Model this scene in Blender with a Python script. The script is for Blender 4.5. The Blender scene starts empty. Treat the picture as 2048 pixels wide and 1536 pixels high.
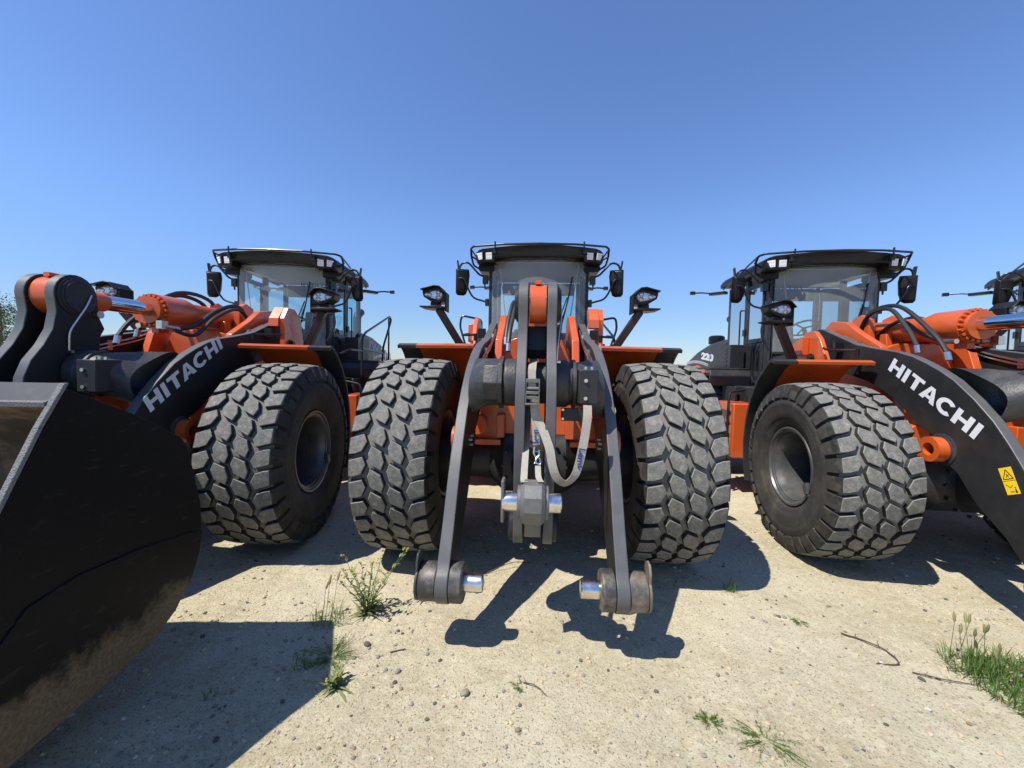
import bpy, bmesh, math, random
import numpy as np
from mathutils import Vector, Matrix, Euler
random.seed(7); rng = np.random.default_rng(11)
R = math.radians
scene = bpy.context.scene
COL = scene.collection

# ------------------------------------------------------------------ camera
CAM_H = 1.688
cr, cu, cf = ((0.99871, 0.04624, 0.02075), (-0.02283, 0.04494, 0.99873), (-0.04525, 0.99792, -0.04594))
cam = bpy.data.cameras.new('camera'); co = bpy.data.objects.new('camera', cam); COL.objects.link(co)
cam.sensor_width = 36.0; cam.lens = 802.3 / 2048 * 36.0
cam.clip_start = 0.05; cam.clip_end = 3000
M = Matrix.Identity(4)
for i in range(3):
    M[i][0] = cr[i]; M[i][1] = cu[i]; M[i][2] = -cf[i]
M[2][3] = CAM_H
co.matrix_world = M
scene.camera = co

# ------------------------------------------------------------------ light
SUN = Vector((-0.49, -0.34, 1.0)).normalized()            # towards the sun
sun_el = math.asin(SUN.z); sun_az = math.atan2(SUN.x, SUN.y)
w = bpy.data.worlds.new('World'); scene.world = w; w.use_nodes = True
nt = w.node_tree; bg = nt.nodes['Background']
sky = nt.nodes.new('ShaderNodeTexSky'); sky.sky_type = 'NISHITA'; sky.sun_disc = False
sky.sun_elevation = sun_el; sky.sun_rotation = sun_az
sky.altitude = 0; sky.air_density = 1.0; sky.dust_density = 0.1; sky.ozone_density = 4.0
tint = nt.nodes.new('ShaderNodeMix'); tint.data_type = 'RGBA'; tint.blend_type = 'MULTIPLY'; tint.inputs[0].default_value = 1.0
tint.inputs[7].default_value = (1.08, 1.20, 1.47, 1)
wtc = nt.nodes.new('ShaderNodeTexCoord'); wsep = nt.nodes.new('ShaderNodeSeparateXYZ'); nt.links.new(wtc.outputs['Generated'], wsep.inputs[0])
wmr = nt.nodes.new('ShaderNodeMapRange'); wmr.interpolation_type = 'SMOOTHSTEP'; wmr.inputs[1].default_value = 0.0; wmr.inputs[2].default_value = 0.33; wmr.inputs[3].default_value = 0.66; wmr.inputs[4].default_value = 1.0
nt.links.new(wsep.outputs[2], wmr.inputs[0])
low = nt.nodes.new('ShaderNodeMix'); low.data_type = 'RGBA'; low.blend_type = 'MULTIPLY'; low.inputs[0].default_value = 1.0
nt.links.new(sky.outputs[0], tint.inputs[6]); nt.links.new(tint.outputs[2], low.inputs[6]); nt.links.new(wmr.outputs[0], low.inputs[7]); nt.links.new(low.outputs[2], bg.inputs[0]); bg.inputs[1].default_value = 0.100
sl = bpy.data.lights.new('sun', 'SUN'); sl.energy = 5.0; sl.angle = R(0.5); sl.color = (1.0, 0.945, 0.86)
so = bpy.data.objects.new('sun', sl); COL.objects.link(so)
so.rotation_euler = SUN.to_track_quat('Z', 'Y').to_euler()
scene.view_settings.view_transform = 'Standard'; scene.view_settings.look = 'None'
scene.view_settings.exposure = 0.4; scene.view_settings.gamma = 1.0
scene.cycles.max_bounces = 8; scene.cycles.transparent_max_bounces = 16
scene.cycles.caustics_reflective = False; scene.cycles.caustics_refractive = False

# ------------------------------------------------------------------ materials
def mat(name, col, rough=0.5, metal=0.0, var=0.0, scale=6.0, dirt=None, dirt_amt=0.0, dirt_scale=3.0, bump=0.0, bscale=60.0, spec=0.5, coat=0.0, rvar=0.0):
    m = bpy.data.materials.new(name); m.use_nodes = True
    n = m.node_tree.nodes; l = m.node_tree.links; b = n['Principled BSDF']
    b.inputs['Base Color'].default_value = (*col, 1); b.inputs['Roughness'].default_value = rough
    b.inputs['Metallic'].default_value = metal; b.inputs['Specular IOR Level'].default_value = spec
    b.inputs['Coat Weight'].default_value = coat; b.inputs['Coat Roughness'].default_value = 0.12
    tc = n.new('ShaderNodeTexCoord')
    src = None
    if var or dirt or rvar:
        no = n.new('ShaderNodeTexNoise'); no.inputs['Scale'].default_value = scale; no.inputs['Detail'].default_value = 6
        no.inputs['Roughness'].default_value = 0.65
        l.new(tc.outputs['Object'], no.inputs['Vector'])
        mx = n.new('ShaderNodeMix'); mx.data_type = 'RGBA'
        mx.inputs[6].default_value = (*[c * (1 - var) for c in col], 1); mx.inputs[7].default_value = (*[min(1, c * (1 + var)) for c in col], 1)
        l.new(no.outputs['Fac'], mx.inputs[0]); src = mx.outputs[2]
        if rvar:
            mr = n.new('ShaderNodeMapRange'); mr.inputs[1].default_value = 0.3; mr.inputs[2].default_value = 0.7
            mr.inputs[3].default_value = max(0.02, rough - rvar); mr.inputs[4].default_value = min(1, rough + rvar)
            l.new(no.outputs['Fac'], mr.inputs[0]); l.new(mr.outputs[0], b.inputs['Roughness'])
    if dirt:
        n2 = n.new('ShaderNodeTexNoise'); n2.inputs['Scale'].default_value = dirt_scale; n2.inputs['Detail'].default_value = 9
        n2.inputs['Roughness'].default_value = 0.72
        l.new(tc.outputs['Object'], n2.inputs['Vector'])
        cr_ = n.new('ShaderNodeMapRange'); cr_.inputs[1].default_value = 0.46; cr_.inputs[2].default_value = 0.70
        cr_.inputs[3].default_value = 0.0; cr_.inputs[4].default_value = dirt_amt
        l.new(n2.outputs['Fac'], cr_.inputs[0])
        m2 = n.new('ShaderNodeMix'); m2.data_type = 'RGBA'; l.new(cr_.outputs[0], m2.inputs[0])
        l.new(src, m2.inputs[6]); m2.inputs[7].default_value = (*dirt, 1); src = m2.outputs[2]
    if src: l.new(src, b.inputs['Base Color'])
    if bump:
        n3 = n.new('ShaderNodeTexNoise'); n3.inputs['Scale'].default_value = bscale; n3.inputs['Detail'].default_value = 5
        l.new(tc.outputs['Object'], n3.inputs['Vector'])
        bp = n.new('ShaderNodeBump'); bp.inputs['Strength'].default_value = bump; bp.inputs['Distance'].default_value = 0.01
        l.new(n3.outputs['Fac'], bp.inputs['Height']); l.new(bp.outputs[0], b.inputs['Normal'])
    return m

DUST = (0.30, 0.25, 0.18)
ORANGE = mat('orange_paint', (0.56, 0.095, 0.017), 0.34, var=0.08, scale=3, dirt=DUST, dirt_amt=0.12, dirt_scale=5, coat=0.35, rvar=0.1)
DARK = mat('charcoal_paint', (0.022, 0.023, 0.026), 0.42, spec=0.35, var=0.12, scale=4, dirt=DUST, dirt_amt=0.07, dirt_scale=4, rvar=0.12, bump=0.03, bscale=120)
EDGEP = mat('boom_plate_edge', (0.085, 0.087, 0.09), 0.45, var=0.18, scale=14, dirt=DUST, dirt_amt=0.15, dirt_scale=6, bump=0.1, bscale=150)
ARMP = mat('boom_paint', (0.020, 0.0205, 0.0215), 0.5, var=0.12, scale=3, dirt=DUST, dirt_amt=0.05, dirt_scale=3, rvar=0.08, spec=0.22, bump=0.03, bscale=90)
CAST = mat('cast_paint', (0.030, 0.031, 0.033), 0.48, var=0.2, scale=10, dirt=DUST, dirt_amt=0.18, dirt_scale=7, bump=0.25, bscale=70)
BLACK = mat('black_plastic', (0.008, 0.008, 0.009), 0.42, var=0.2, scale=9, dirt=DUST, dirt_amt=0.04, spec=0.28)
BLACKM = mat('black_tube', (0.012, 0.013, 0.015), 0.3, var=0.1)
RUBBER = mat('hose_rubber', (0.018, 0.018, 0.018), 0.5, var=0.2, scale=20)
FLAP = mat('fender_rubber', (0.020, 0.020, 0.020), 0.6, var=0.2, dirt=DUST, dirt_amt=0.12)
TTOP = mat('tread_face', (0.138, 0.136, 0.126), 0.8, var=0.6, scale=85, dirt=(0.40, 0.37, 0.30), dirt_amt=0.5, dirt_scale=24, bump=0.35, bscale=120, spec=0.25)
TEDGE = mat('tread_edge', (0.22, 0.215, 0.195), 0.85, var=0.3, scale=30, spec=0.25)
TSIDE = mat('tread_side', (0.022, 0.022, 0.0215), 0.7, var=0.3, scale=14, dirt=(0.30, 0.27, 0.21), dirt_amt=0.20, dirt_scale=9, spec=0.3)
TBASE = mat('tyre_carcass', (0.036, 0.034, 0.031), 0.7, var=0.25, scale=8, dirt=(0.30, 0.26, 0.20), dirt_amt=0.14, dirt_scale=4, bump=0.12, bscale=40, spec=0.3)
TGROOVE = mat('tread_groove', (0.17, 0.165, 0.15), 0.9, var=0.4, scale=12, spec=0.2)
RIM = mat('rim_paint', (0.11, 0.112, 0.115), 0.34, metal=0.45, var=0.15, scale=6, dirt=DUST, dirt_amt=0.25, dirt_scale=6, rvar=0.1)
CHROME = mat('chrome', (0.74, 0.72, 0.69), 0.24, metal=1.0, var=0.12, scale=14, dirt=(0.36, 0.29, 0.20), dirt_amt=0.6, dirt_scale=11, rvar=0.08)
ROD = mat('chrome_rod', (0.82, 0.83, 0.85), 0.06, metal=1.0)
ZINC = mat('zinc_fitting', (0.62, 0.61, 0.58), 0.3, metal=1.0, var=0.2, scale=30)
WORN = mat('worn_steel', (0.12, 0.12, 0.122), 0.5, metal=0.2, var=0.35, scale=18, dirt=DUST, dirt_amt=0.3, dirt_scale=12)
BOSSM = mat('scuffed_boss', (0.038, 0.038, 0.038), 0.5, var=0.2, scale=8, dirt=(0.34, 0.28, 0.20), dirt_amt=0.9, dirt_scale=2.6, bump=0.1)
WHITE = mat('white_decal', (0.72, 0.73, 0.74), 0.4, var=0.08, scale=9, dirt=DUST, dirt_amt=0.15)
BLUE = mat('blue_decal', (0.05, 0.12, 0.55), 0.4)
NAVY = mat('blue_print', (0.015, 0.04, 0.17), 0.7)
DECALG = mat('silver_decal', (0.42, 0.43, 0.48), 0.4)
YELLOW = mat('yellow_sticker', (0.85, 0.56, 0.02), 0.4, var=0.05)
INK = mat('black_ink', (0.01, 0.01, 0.012), 0.5)
LINER = mat('headliner', (0.62, 0.63, 0.62), 0.8, var=0.05)
SEATM = mat('seat_fabric', (0.020, 0.020, 0.022), 0.8, var=0.3, scale=30)
STRAP = mat('webbing', (0.36, 0.335, 0.285), 0.85, var=0.25, scale=60, dirt=(0.20, 0.16, 0.11), dirt_amt=0.6, dirt_scale=8, bump=0.4, bscale=300)
LED = mat('work_lens', (0.75, 0.78, 0.80), 0.12, var=0.12, scale=40, coat=0.6)
REFLECT = mat('lamp_reflector', (0.72, 0.74, 0.78), 0.10, metal=1.0, var=0.1, scale=30)
MIRROR = mat('mirror_glass', (0.85, 0.86, 0.88), 0.03, metal=1.0)

def glass_mat(name, tint, dust, gl=0.10):
    m = bpy.data.materials.new(name); m.use_nodes = True; n = m.node_tree.nodes; l = m.node_tree.links
    n.remove(n['Principled BSDF']); out = n['Material Output']
    tr = n.new('ShaderNodeBsdfTransparent'); tr.inputs[0].default_value = (*tint, 1)
    df = n.new('ShaderNodeBsdfDiffuse'); df.inputs[0].default_value = (0.62, 0.66, 0.64, 1)
    gs = n.new('ShaderNodeBsdfGlossy'); gs.inputs['Roughness'].default_value = 0.02
    tc = n.new('ShaderNodeTexCoord'); no = n.new('ShaderNodeTexNoise'); no.inputs['Scale'].default_value = 5; no.inputs['Detail'].default_value = 8
    l.new(tc.outputs['Object'], no.inputs[0])
    mr = n.new('ShaderNodeMapRange'); mr.inputs[1].default_value = 0.3; mr.inputs[2].default_value = 0.75
    mr.inputs[3].default_value = dust * 0.85; mr.inputs[4].default_value = dust * 1.15; l.new(no.outputs['Fac'], mr.inputs[0])
    a = n.new('ShaderNodeMixShader'); l.new(mr.outputs[0], a.inputs[0]); l.new(tr.outputs[0], a.inputs[1]); l.new(df.outputs[0], a.inputs[2])
    fr = n.new('ShaderNodeFresnel'); fr.inputs[0].default_value = 1.45
    b = n.new('ShaderNodeMixShader'); l.new(fr.outputs[0], b.inputs[0]); l.new(a.outputs[0], b.inputs[1]); l.new(gs.outputs[0], b.inputs[2])
    l.new(b.outputs[0], out.inputs[0]); return m
GLASS = glass_mat('windshield_glass', (0.84, 0.93, 0.92), 0.24)
SGLASS = glass_mat('window_glass', (0.66, 0.86, 0.90), 0.06)
LENS = glass_mat('lamp_glass', (0.90, 0.92, 0.94), 0.22)

# ------------------------------------------------------------------ mesh builder
class MB:
    def __init__(s): s.v = []; s.f = []; s.m = []
    def add(s, vs, fs, mi=0):
        o = len(s.v); s.v += [tuple(p) for p in vs]
        for f in fs: s.f.append([o + i for i in f]); s.m.append(mi)
        return s
    def box(s, x0, x1, y0, y1, z0, z1, mi=0):
        vs = [(x, y, z) for z in (z0, z1) for y in (y0, y1) for x in (x0, x1)]
        return s.add(vs, [(0, 2, 3, 1), (4, 5, 7, 6), (0, 1, 5, 4), (2, 6, 7, 3), (0, 4, 6, 2), (1, 3, 7, 5)], mi)
    def obox(s, c, size, rot=(0, 0, 0), mi=0):
        e = Euler(rot).to_matrix(); c = Vector(c)
        h = [a / 2 for a in size]
        vs = [c + e @ Vector((x, y, z)) for z in (-h[2], h[2]) for y in (-h[1], h[1]) for x in (-h[0], h[0])]
        return s.add(vs, [(0, 2, 3, 1), (4, 5, 7, 6), (0, 1, 5, 4), (2, 6, 7, 3), (0, 4, 6, 2), (1, 3, 7, 5)], mi)
    def beam(s, p0, p1, wx, wy, mi=0, up=(0, 1, 0)):
        p0 = Vector(p0); p1 = Vector(p1); d = (p1 - p0).normalized(); a = d.cross(Vector(up)).normalized(); b = a.cross(d)
        vs = [p + a * x * wx / 2 + b * y * wy / 2 for p in (p0, p1) for (x, y) in ((-1, -1), (1, -1), (1, 1), (-1, 1))]
        return s.add(vs, [(3, 2, 1, 0), (4, 5, 6, 7), (0, 1, 5, 4), (1, 2, 6, 5), (2, 3, 7, 6), (3, 0, 4, 7)], mi)
    def prism(s, poly, a0, a1, axis='x', mi=0):
        # poly: list of 2d points ; axis x -> (y,z), y -> (x,z), z -> (x,y)
        def P(p, a):
            return {'x': (a, p[0], p[1]), 'y': (p[0], a, p[1]), 'z': (p[0], p[1], a)}[axis]
        n = len(poly); vs = [P(p, a0) for p in poly] + [P(p, a1) for p in poly]
        fs = [list(range(n))[::-1], list(range(n, 2 * n))] + [(i, (i + 1) % n, n + (i + 1) % n, n + i) for i in range(n)]
        return s.add(vs, fs, mi)
    def ring(s, pts, rad, n=10, mi=0, cap=True):
        pts = [Vector(p) for p in pts]; k = len(pts)
        if not hasattr(rad, '__len__'): rad = [rad] * k
        vs = []; fs = []; prev = None
        for i, p in enumerate(pts):
            d = (pts[min(i + 1, k - 1)] - pts[max(i - 1, 0)]).normalized()
            if prev is None:
                a = d.orthogonal().normalized()
            else:
                a = (prev - d * prev.dot(d)).normalized()
            prev = a; b = d.cross(a)
            for j in range(n):
                t = 2 * math.pi * j / n; vs.append(p + (a * math.cos(t) + b * math.sin(t)) * rad[i])
        for i in range(k - 1):
            for j in range(n):
                fs.append((i * n + j, i * n + (j + 1) % n, (i + 1) * n + (j + 1) % n, (i + 1) * n + j))
        if cap: fs += [list(range(n))[::-1], list(range((k - 1) * n, k * n))]
        return s.add(vs, fs, mi)
    def tube(s, pts, r, n=8, mi=0, seg=6):
        return s.ring(smooth(pts, seg), r, n, mi)
    def cyl(s, p0, p1, r, n=24, mi=0, r1=None):
        return s.ring([p0, p1], [r, r if r1 is None else r1], n, mi)
    def lathe(s, prof, origin, axis, n=32, mi=0, closed=False):
        # prof: list of (t along axis, radius)
        o = Vector(origin); ax = Vector(axis).normalized(); a = ax.orthogonal().normalized(); b = ax.cross(a)
        vs = []; k = len(prof); fs = []
        for (t, r) in prof:
            for j in range(n):
                q = 2 * math.pi * j / n; vs.append(o + ax * t + (a * math.cos(q) + b * math.sin(q)) * r)
        for i in range(k - 1):
            for j in range(n): fs.append((i * n + j, i * n + (j + 1) % n, (i + 1) * n + (j + 1) % n, (i + 1) * n + j))
        if prof[0][1] > 1e-6 and not closed: fs.append(list(range(n))[::-1])
        if prof[-1][1] > 1e-6 and not closed: fs.append(list(range((k - 1) * n, k * n)))
        return s.add(vs, fs, mi)
    def mirror(s):
        # adds the mirror image in x of what is there
        o = len(s.v); nf = len(s.f)
        s.v += [(-x, y, z) for (x, y, z) in s.v]
        for i in range(nf): s.f.append([o + k for k in reversed(s.f[i])]); s.m.append(s.m[i])
        return s
    def flipx(s):
        t = MB(); t.v = [(-x, y, z) for (x, y, z) in s.v]; t.f = [list(reversed(f)) for f in s.f]; t.m = list(s.m); return t
    def build_each(s, name, mats, parent=None, **kw):
        # every connected piece becomes an object of its own
        par = list(range(len(s.v)))
        def find(i):
            while par[i] != i: par[i] = par[par[i]]; i = par[i]
            return i
        for f in s.f:
            for k in f[1:]: par[find(k)] = find(f[0])
        groups = {}
        for f, mi in zip(s.f, s.m): groups.setdefault(find(f[0]), []).append((f, mi))
        out = []
        for g in groups.values():
            b = MB(); idx = {}
            for f, mi in g:
                for k in f:
                    if k not in idx: idx[k] = len(b.v); b.v.append(s.v[k])
                b.f.append([idx[k] for k in f]); b.m.append(mi)
            out.append(b.build(name, mats, parent, **kw))
        return out
    def build(s, name, mats, parent=None, bevel=0.0, seg=2, sharp=35, fix=True):
        me = bpy.data.meshes.new(name); me.from_pydata(s.v, [], s.f)
        if not isinstance(mats, (list, tuple)): mats = [mats]
        for m_ in mats: me.materials.append(m_)
        me.polygons.foreach_set('material_index', s.m)
        if fix:
            bm = bmesh.new(); bm.from_mesh(me); bmesh.ops.recalc_face_normals(bm, faces=bm.faces); bm.to_mesh(me); bm.free()
        me.polygons.foreach_set('use_smooth', [True] * len(me.polygons)); me.set_sharp_from_angle(angle=R(sharp)); me.update()
        o = bpy.data.objects.new(name, me); COL.objects.link(o)
        if parent: o.parent = parent
        if bevel:
            b = o.modifiers.new('bevel', 'BEVEL'); b.width = bevel; b.segments = seg; b.limit_method = 'ANGLE'; b.angle_limit = R(40)
            b.harden_normals = False
        return o

def smooth(pts, seg=6):
    pts = [Vector(p) for p in pts]
    if len(pts) < 3: return pts
    out = []; n = len(pts)
    for i in range(n - 1):
        p0 = pts[max(i - 1, 0)]; p1 = pts[i]; p2 = pts[i + 1]; p3 = pts[min(i + 2, n - 1)]
        for k in range(seg):
            t = k / seg
            out.append(0.5 * ((2 * p1) + (-p0 + p2) * t + (2 * p0 - 5 * p1 + 4 * p2 - p3) * t * t + (-p0 + 3 * p1 - 3 * p2 + p3) * t ** 3))
    out.append(pts[-1]); return out

def round_path(pts, r=0.04, k=4):
    # polyline with rounded corners (bent tubing)
    pts = [Vector(p) for p in pts]; out = [pts[0]]
    for i in range(1, len(pts) - 1):
        a, b, c = pts[i - 1], pts[i], pts[i + 1]
        ra = min(r, (a - b).length * 0.45); rc = min(r, (c - b).length * 0.45)
        pa = b + (a - b).normalized() * ra; pc = b + (c - b).normalized() * rc
        for j in range(k + 1):
            t = j / k; out.append(pa * (1 - t) ** 2 + b * 2 * t * (1 - t) + pc * t * t)
    out.append(pts[-1]); return out

def thing(name, label, cat, loc=(0, 0, 0), rz=0, group=None):
    o = bpy.data.objects.new(name, None); o.empty_display_size = 0.2; COL.objects.link(o)
    o.location = loc; o.rotation_euler = (0, 0, rz); o['label'] = label; o['category'] = cat
    if group: o['group'] = group
    return o
def tag(o, label, cat, group=None, kind=None):
    if label: o['label'] = label
    if cat: o['category'] = cat
    if group: o['group'] = group
    if kind: o['kind'] = kind
    return o
def holder(name, parent, loc=(0, 0, 0)):
    o = bpy.data.objects.new(name, None); o.empty_display_size = 0.1; COL.objects.link(o); o.parent = parent; o.location = loc; return o
def copy_tree(o, parent=None):
    c = o.copy(); COL.objects.link(c)
    if parent: c.parent = parent
    for ch in list(o.children): copy_tree(ch, c)
    return c

def text_mesh(txt, size, bold=0.0, extrude=0.001, align='CENTER'):
    cu_ = bpy.data.curves.new('t', 'FONT'); cu_.body = txt; cu_.size = size; cu_.offset = bold; cu_.extrude = extrude; cu_.align_x = align; cu_.align_y = 'CENTER'
    o = bpy.data.objects.new('t', cu_); COL.objects.link(o)
    dg = bpy.context.evaluated_depsgraph_get(); me = bpy.data.meshes.new_from_object(o.evaluated_get(dg))
    COL.objects.unlink(o); bpy.data.objects.remove(o); return me
def put_mesh(name, me, m, parent, origin, xa, ya):
    o = bpy.data.objects.new(name, me); me.materials.clear(); me.materials.append(m); COL.objects.link(o); o.parent = parent
    x = Vector(xa).normalized(); y = Vector(ya); y = (y - x * y.dot(x)).normalized(); z = x.cross(y)
    mm = Matrix.Identity(4)
    for i in range(3): mm[i][0] = x[i]; mm[i][1] = y[i]; mm[i][2] = z[i]; mm[i][3] = origin[i]
    o.matrix_local = mm; return o

# block capitals for the boom lettering : unit height, list of (outer polygons)
def block_word():
    """wide bold block capitals, height 1; returns (polys, total width)"""
    st = 0.27; polys = []; x = 0; gap = 0.15
    def rect(a, b, c, d): return [(a, c), (b, c), (b, d), (a, d)]
    def H(x): wd = 0.92; return [rect(x, x + st, 0, 1), rect(x + wd - st, x + wd, 0, 1), rect(x + st, x + wd - st, 0.38, 0.62)], wd
    def I(x): return [rect(x, x + st, 0, 1)], st
    def T(x): wd = 0.86; return [rect(x, x + wd, 0.77, 1), rect(x + (wd - st) / 2, x + (wd + st) / 2, 0, 0.77)], wd
    def A(x):
        wd = 1.0; s = 0.30
        return [[(x, 0), (x + s, 0), (x + 0.5 + 0.0, 0.80), (x + 0.5, 1.0), (x + 0.5 - 0.15, 1.0)],
                [(x + wd - s, 0), (x + wd, 0), (x + 0.65, 1.0), (x + 0.5, 1.0), (x + 0.5, 0.80)],
                [(x + 0.33, 0.18), (x + 0.67, 0.18), (x + 0.61, 0.40), (x + 0.39, 0.40)]], wd
    def Cc(x):
        wd = 0.98; ps = []; n = 22; a0, a1 = R(42), R(318)
        for i in range(n):
            t0 = a0 + (a1 - a0) * i / n; t1 = a0 + (a1 - a0) * (i + 1) / n
            P = lambda t, k: (x + 0.5 + (0.52 - 0.26 * k) * math.cos(t), 0.5 + (0.53 - 0.245 * k) * math.sin(t))
            ps.append([P(t0, 0), P(t1, 0), P(t1, 1), P(t0, 1)])
        return ps, wd
    for L, g in ((H, gap), (I, gap), (T, 0.02), (A, 0.03), (Cc, 0.05), (H, gap), (I, 0)):
        p, wd = L(x); polys += p; x += wd + g
    return polys, x
WORD, WORD_W = block_word()
def word_mesh(name, height, width):
    b = MB(); sx = width / WORD_W
    for p in WORD:
        q = [(a * sx - width / 2, c * height - height / 2) for a, c in p]
        if len(q) > 4 or True:
            n = len(q); b.add([(a, c, 0.0) for a, c in q], [list(range(n))])
    me = bpy.data.meshes.new(name); me.from_pydata(b.v, [], b.f); me.update(); return me

# ------------------------------------------------------------------ ground
def vnoise(x, y, seed):
    r_ = np.random.default_rng(seed); T = r_.random((256, 256))
    xi = np.floor(x).astype(int); yi = np.floor(y).astype(int); fx = x - xi; fy = y - yi
    fx = fx * fx * (3 - 2 * fx); fy = fy * fy * (3 - 2 * fy)
    g = lambda a, b: T[a & 255, b & 255]
    return (g(xi, yi) * (1 - fx) + g(xi + 1, yi) * fx) * (1 - fy) + (g(xi, yi + 1) * (1 - fx) + g(xi + 1, yi + 1) * fx) * fy - 0.5
def gheight(x, y):
    x = np.asarray(x, float); y = np.asarray(y, float)
    near = np.clip((14 - np.hypot(x, y - 4)) / 5, 0, 1)
    h = 0.040 * vnoise(x * 0.8 + 40, y * 0.8 + 40, 1) + 0.028 * vnoise(x * 2.3 + 40, y * 2.3 + 40, 2) + 0.013 * vnoise(x * 7 + 90, y * 7 + 90, 3) + 0.009 * vnoise(x * 19 + 300, y * 19 + 300, 4)
    return h * near
def ground():
    def axis(lo, hi, st, far):
        a = list(np.arange(lo, hi, st)); v = hi; d = st
        while v < far: a.append(v); d *= 1.35; v += d
        v = lo - st; d = st; b = []
        while v > -far: b.append(v); d *= 1.35; v -= d
        return np.array(sorted(b + a))
    xs = axis(-4.6, 6.4, 0.03, 900.0); ys = axis(0.2, 7.0, 0.03, 900.0)
    X, Y = np.meshgrid(xs, ys); Z = gheight(X, Y)
    V = np.stack([X.ravel(), Y.ravel(), Z.ravel()], -1); nx, ny = len(xs), len(ys)
    i = np.arange(nx - 1)[None, :] + np.arange(ny - 1)[:, None] * nx
    F = np.stack([i, i + 1, i + nx + 1, i + nx], -1).reshape(-1, 4)
    me = bpy.data.meshes.new('ground'); me.vertices.add(len(V)); me.vertices.foreach_set('co', V.ravel())
    me.loops.add(F.size); me.loops.foreach_set('vertex_index', F.ravel()); me.polygons.add(len(F))
    me.polygons.foreach_set('loop_start', np.arange(0, F.size, 4)); me.update(calc_edges=True); me.validate()
    me.polygons.foreach_set('use_smooth', [True] * len(me.polygons))
    o = bpy.data.objects.new('ground', me); COL.objects.link(o)
    m = bpy.data.materials.new('sandy_ground'); m.use_nodes = True; n = m.node_tree.nodes; l = m.node_tree.links; b = n['Principled BSDF']
    b.inputs['Roughness'].default_value = 0.95; b.inputs['Specular IOR Level'].default_value = 0.15
    tc = n.new('ShaderNodeTexCoord')
    def noise(s, d=6, r_=0.6):
        q = n.new('ShaderNodeTexNoise'); q.inputs['Scale'].default_value = s; q.inputs['Detail'].default_value = d; q.inputs['Roughness'].default_value = r_
        l.new(tc.outputs['Object'], q.inputs[0]); return q.outputs['Fac']
    def ramp(src, a, c, lo=0.0, hi=1.0):
        q = n.new('ShaderNodeMapRange'); q.inputs[1].default_value = a; q.inputs[2].default_value = c; q.inputs[3].default_value = lo; q.inputs[4].default_value = hi
        l.new(src, q.inputs[0]); return q.outputs[0]
    def mix(f, A, B):
        q = n.new('ShaderNodeMix'); q.data_type = 'RGBA'; l.new(f, q.inputs[0])
        for k, v in ((6, A), (7, B)):
            if isinstance(v, tuple): q.inputs[k].default_value = (*v, 1)
            else: l.new(v, q.inputs[k])
        return q.outputs[2]
    c = mix(ramp(noise(0.9, 5), 0.35, 0.68), (0.435, 0.378, 0.250), (0.570, 0.515, 0.375))
    c = mix(ramp(noise(3.2, 7, 0.7), 0.50, 0.72, 0, 0.6), c, (0.335, 0.270, 0.150))
    c = mix(ramp(noise(26, 5, 0.7), 0.45, 0.70, 0, 0.75), c, (0.62, 0.57, 0.41))
    c = mix(ramp(noise(85, 4, 0.65), 0.54, 0.68, 0, 0.8), c, (0.16, 0.13, 0.08))
    vo = n.new('ShaderNodeTexVoronoi'); vo.inputs['Scale'].default_value = 62; l.new(tc.outputs['Object'], vo.inputs[0])
    g = ramp(vo.outputs['Distance'], 0.16, 0.22, 1, 0)
    sel = n.new('ShaderNodeSeparateColor'); l.new(vo.outputs['Color'], sel.inputs[0])
    k = n.new('ShaderNodeMath'); k.operation = 'MULTIPLY'; l.new(g, k.inputs[0]); l.new(ramp(sel.outputs[0], 0.72, 0.74), k.inputs[1])
    c = mix(k.outputs[0], c, mix(sel.outputs[1], (0.10, 0.10, 0.11), (0.40, 0.36, 0.30)))
    l.new(c, b.inputs['Base Color'])
    bp = n.new('ShaderNodeBump'); bp.inputs['Strength'].default_value = 1.0; bp.inputs['Distance'].default_value = 0.012
    ad = n.new('ShaderNodeMath'); ad.operation = 'ADD'; l.new(noise(70, 6, 0.75), ad.inputs[0]); l.new(k.outputs[0], ad.inputs[1])
    l.new(ad.outputs[0], bp.inputs['Height']); l.new(bp.outputs[0], b.inputs['Normal'])
    me.materials.append(m); tag(o, None, None, kind='structure'); return o
ground()

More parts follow.
